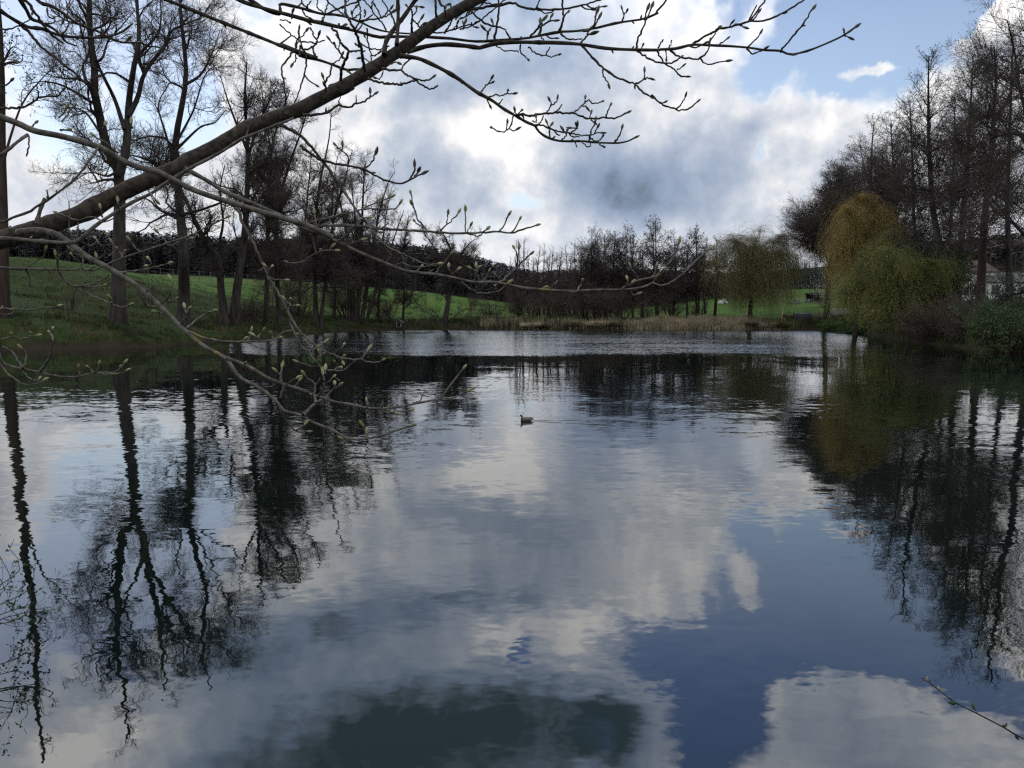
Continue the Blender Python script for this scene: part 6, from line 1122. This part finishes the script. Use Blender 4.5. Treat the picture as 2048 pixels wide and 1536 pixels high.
# its stem stands on the near bank, left of the picture
mb = MB(); stem = catmull([loc0 + [0, 0, -.3], loc0 + [.05, .1, .8], loc0 + [.12, .3, 1.7], loc0 + [.0, .45, 2.8], loc0 + [-.1, .6, 4.2], loc0 + [.1, .7, 6.0]], 24)
mb.tubes(stem[None], np.linspace(.22, .07, 24)[None], 14); mb.build('trunk', 'bark_lichen', near, loc0)
groups = {}
buds = []
def px_w(px, D): return px * D / F          # photo pixels -> metres at distance D
for bi, (lim, tile, d0, d1, w0, w1, pts, bud) in enumerate(BR):
    P_ = np.array(T2(tile, pts)); m_ = len(P_)
    n_ = max(6, min(70, m_ * 4)) if w0 < 30 else 170; jag = rngN.normal() * .06 if m_ < 12 else 0
    c2 = catmull(np.column_stack([P_, np.zeros(m_)]), n_)[:, :2]
    dd = np.linspace(d0, d1, n_) + jag * np.sin(np.linspace(0, 2.2, n_)) * min(1, m_ / 6)
    C3 = np.array([W(a, b_, q) for (a, b_), q in zip(c2, dd)])
    tt = np.linspace(0, 1, n_)
    root = w0 >= 7 and (P_[0, 0] < -30 or P_[0, 1] < -6)
    wpx = (w0 + (w1 - w0) * tt ** .8) * (.82 if w0 < 30 else .94)
    r_ = px_w(wpx * .5, dd)
    kn = 1 + .10 * np.sin(np.cumsum(rngN.uniform(.3, 1.6, n_))) + (np.abs(rngN.normal(size=n_)) > 2.0) * .25
    if w0 < 14: r_ = r_ * kn
    if w0 < 9: C3[1:-1] += rngN.normal(size=(n_ - 2, 3)) * px_w(.7, d0)
    g_ = groups.setdefault(lim, MB())
    if root:                                    # carry the limb on, outside the picture, to the stem it grows from
        zs = np.clip(C3[0, 2] + (.9 if P_[0, 1] < -6 else -.25), 1.6, 5.8) + loc0[2] * 0
        sp = stem[np.argmin(np.abs(stem[:, 2] - zs))]
        ext = catmull([sp, sp * .55 + C3[0] * .45 + np.array([0, 0, .06]), C3[0], C3[1]], 16)[:11]
        g_.tubes(np.vstack([ext, C3[0]])[None], np.linspace(r_[0] * 1.5, r_[0], 12)[None], 10)
    if w0 > 30:
        ns_ = 18; rg = rngN.normal(size=(n_, ns_))
        for _k in range(2): rg = (rg + np.roll(rg, 1, 1) + np.roll(rg, -1, 1) + np.vstack([rg[:1], rg[:-1]]) + np.vstack([rg[1:], rg[-1:]])) / 3.2
        rg = 1 + .045 * rg
        for _k in range(16):                          # knots and healed scars
            a_, b_ = rngN.integers(4, n_ - 4), rngN.integers(0, ns_); ii_, jj_ = np.mgrid[0:n_, 0:ns_]
            dj = np.minimum(np.abs(jj_ - b_), ns_ - np.abs(jj_ - b_)); rg += rngN.uniform(.12, .32) * np.exp(-((ii_ - a_) / 1.8) ** 2 - (dj / 1.7) ** 2)
        g_.tubes(C3[None], r_[None], ns_, rough=rg)
    else: g_.tubes(C3[None], r_[None], 8 if w0 > 7 else 6)
    if not bud: r_[-1] *= .5
    d_ = nrmz(C3[-1] - C3[-3])
    if bud: buds.append((lim, C3[-1], d_, px_w((19 if bud == 2 else 13.5) * rngN.uniform(.85, 1.15), dd[-1]), bud, r_[-1]))
    # node scars, side buds and short spurs along the twigs
    if w0 <= 13 and m_ >= 4:
        Lpx = np.linalg.norm(np.diff(c2, axis=0), axis=1).sum()
        for s_ in range(int(Lpx / 115)):
            i_ = int(rngN.uniform(.2, .93) * (n_ - 2)); T_ = nrmz(C3[i_ + 1] - C3[i_]); v = rngN.normal(size=3) * [1, .6, 1] + [0, 0, .5]; v = nrmz(v - T_ * (v @ T_)); dr_ = nrmz(T_ * .75 + v * .8)
            if rngN.random() < .55:
                ln = px_w(rngN.uniform(9, 34), dd[i_]); sp_ = np.array([C3[i_], C3[i_] + dr_ * ln * .5 + rngN.normal(size=3) * ln * .05, C3[i_] + dr_ * ln + np.array([0, 0, .25]) * ln])
                g_.tubes(catmull(sp_, 5)[None], np.full((1, 5), px_w(1.6, dd[i_])) * np.linspace(1.1, .8, 5), 5)
                if rngN.random() < .5: buds.append((lim, sp_[-1], nrmz(sp_[-1] - sp_[-2]), px_w(rngN.uniform(10, 15), dd[i_]), 0, px_w(1.3, dd[i_])))
            else: buds.append((lim, C3[i_] + v * r_[i_] * .8, nrmz(T_ * .8 + v), px_w(rngN.uniform(6, 10), dd[i_]), 0, px_w(1.1, dd[i_])))
LICH = {'C', 'D', 'E', 'B', 'F', 'G'}
blab = {'A': 'thickest limb, rising from the left edge to the top'}
brobj = {}
for lim, g_ in groups.items():
    brobj[lim] = g_.build('branch', 'bark_lichen' if lim in LICH else 'bark_near', near, loc0)
tag(brobj['A'], 'thickest limb, rising from the left edge to the top of the picture')
tag(brobj['C'], 'grey bough with orange lichen running in front of the thickest limb')
tag(brobj['D'], 'pale lichen spotted limb descending to the water in the lower middle')
def bud_mesh(j, m_):
    q = MB(); th = [0, .12, .3, .5, .7, .86, 1.0]; rr = [.08, .125, .165, .17, .135, .075, .010]
    q.lathe([(0.02 * j * math.sin(t_ * 3), 0, t_) for t_ in th], [a * (1 + .06 * (j - 1)) for a in rr], 8)
    o_ = q.build('bud', m_, near); return o_
buds.sort(key=lambda b_: -b_[3] / max(.5, b_[1][1]))
protos = {}
restb = {0: MB(), 1: MB()}
def basis(d_):
    z = Vector(d_).normalized(); x = z.orthogonal().normalized(); y = z.cross(x)
    return Matrix(((x.x, y.x, z.x), (x.y, y.y, z.y), (x.z, y.z, z.z))).to_4x4()
LOWB = {'B', 'C', 'D', 'E', 'F', 'G'}
for j, (lim, p, d_, L_, kind, rw) in enumerate(buds):
    key = (j % 3, 'bud' if lim in LOWB else 'bud_scale_or_backlit')  # upper buds get the darker colour to look backlit
    wide = 1.0 if L_ > .018 else 1.25
    M_ = Matrix.Translation(Vector(p - loc0 - d_ * L_ * .06)) @ basis(d_) @ Matrix.Diagonal((L_ * wide, L_ * wide, L_, 1))
    if j < 100:
        if key not in protos: o_ = bud_mesh(*key); protos[key] = o_.data
        else: o_ = bpy.data.objects.new('bud', protos[key]); COL.objects.link(o_)
        o_.parent = brobj[lim]; o_.matrix_local = M_
    else:
        th = [0, .12, .3, .5, .7, .86, 1.0]; rr = [.08, .125, .165, .17, .135, .075, .010]
        c_ = p[None] - d_[None] * L_ * .06 + d_[None] * L_ * np.array(th)[:, None]
        restb[0 if lim in LOWB else 1].lathe(c_, np.array(rr) * L_ * wide, 7)
for kk, m_ in ((0, 'bud'), (1, 'bud_scale_or_backlit')):
    if restb[kk].n: tag(restb[kk].build('buds', m_, near, loc0), kind='stuff')

# ------------------------------------------------------------------ leafing shrub at the left edge, over the near water
rng = np.random.default_rng(601); sx, sy = -5.9, 7.4
loc = np.array([sx, sy, g1(sx, sy)]); T = MB(); Lf = MB()
stems = [[(0, 1330), (70, 1290), (120, 1200), (150, 1120), (185, 1040)], [(-60, 1150), (0, 1080), (70, 1020), (110, 1010)]]
paths = []
for tgt in [[(40, 1140), (20, 1100), (28, 1078)], [(58, 1180), (66, 1130), (84, 1118)], [(55, 1210), (62, 1195), (78, 1188)], [(52, 1225), (58, 1222), (72, 1236)], [(20, 1165), (8, 1130), (-6, 1100)], [(30, 1240), (20, 1215), (10, 1200)], [(10, 1180), (-10, 1150), (-30, 1120)]]:
    D_ = rng.uniform(7.5, 8.3); st = loc + np.array([rng.normal() * .1, rng.normal() * .1, -.1])
    a = [W(px_, py_, D_) for px_, py_ in tgt]; md = (st + a[0]) / 2 + np.array([.05, 0, .25])
    paths.append(catmull([st, md] + a, 16))
for p in paths:
    T.tubes(p[None], np.linspace(.010, .0025, 16)[None], 5)
    P1, R1 = level(rng, p[None], np.linspace(.010, .003, 16)[None], n=7, t0=.4, ang=50, asd=18, length=.28, S=4, wander=.2, trop=(0, 0, .05), rk=.6, rmax=.004, rend=.0015, lmin=.06)
    T.tubes(P1, R1, 4)
    tip = np.concatenate([P1[:, -1], P1[:, -2], P1[:, -1], P1[:, 2], p[-4:]])
    k_ = np.repeat(tip[::2], 3, 0); Lf.quadscatter(k_ + rng.normal(size=k_.shape) * .012, rng.uniform(.025, .055, len(k_)), rng, .5)
o = thing('leafing_shrub', 'shrub with small fresh green leaves leaning over the water at the left edge', 'shrub', tuple(loc))
T.build('stem', 'bark_near', o, loc); Lf.build('leaves', 'leaf_dark', o, loc)

# ------------------------------------------------------------------ bare shoot at the lower right corner
D_ = 2.6
pw = [W(a, b_, D_ - .1 * i_ / 9) for i_, (a, b_) in enumerate(T2('w', [(995, 610), (1060, 650), (1110, 685), (1210, 765), (1350, 870), (1560, 975), (1850, 1125), (1960, 1195), (2048, 1240), (2500, 1480)]))]
base = np.array([2.1, 2.0, g1(2.1, 2.0) - .1]); pw = np.array(pw)
path = catmull(list(pw) + [(pw[-1] + base) / 2 + [0.05, 0, .1], base], 44)
o = thing('bare_shoot', 'single reddish brown shoot with opening buds slanting into the lower right corner', 'twig', tuple(base))
q = MB(); rr = np.linspace(.0016, .0065, 44); rr *= 1 + .12 * np.sin(np.arange(44) * 2.1); q.tubes(path[None], rr[None], 8); q.build('stem', 'bark_red', o, base)
rng = np.random.default_rng(602)
for (a, b_, da, db, L_, m_) in [(1045, 640, 20, -40, .016, 'bud'), (1030, 630, -30, 25, .010, 'bud_scale_or_backlit'), (1075, 650, 30, -20, .012, 'bud_scale_or_backlit'), (1180, 735, -10, -30, .016, 'bud'), (1195, 740, 30, -15, .013, 'bud'), (1345, 870, -90, -5, .030, 'leaf_dark'), (1320, 855, -40, -55, .014, 'leaf_dark'), (1565, 970, -45, -70, .0, 'leaf_dark'), (1540, 935, -20, -60, .026, 'leaf_dark'), (1840, 1115, -15, -40, .016, 'leaf_fresh'), (1850, 1120, 30, -55, .020, 'leaf_dark'), (1960, 1195, 10, -25, .010, 'bud_scale_or_backlit'), (1960, 1200, 50, 75, .024, 'leaf_dark'), (1350, 870, -45, 20, .018, 'bud_scale_or_backlit')]:
    p0 = W(*T2('w', [(a, b_)])[0], D_ - .05); p1 = W(*T2('w', [(a + da, b_ + db)])[0], D_ - .05 + rng.normal() * .01)
    d_ = nrmz(p1 - p0); q = MB()
    if L_ == 0: q.tubes(np.array([[p0, (p0 + p1) / 2, p1]]), np.array([[.0012, .0010, .0010]]), 5); q.build('stalk', 'bark_red', o, base); continue
    q.lathe([p0 + d_ * L_ * t_ for t_ in (0, .15, .4, .65, .88, 1)], np.array([.10, .17, .21, .17, .07, .01]) * L_, 8)
    q.build('bud' if m_.startswith('bud') else 'leaf', m_, o, base)
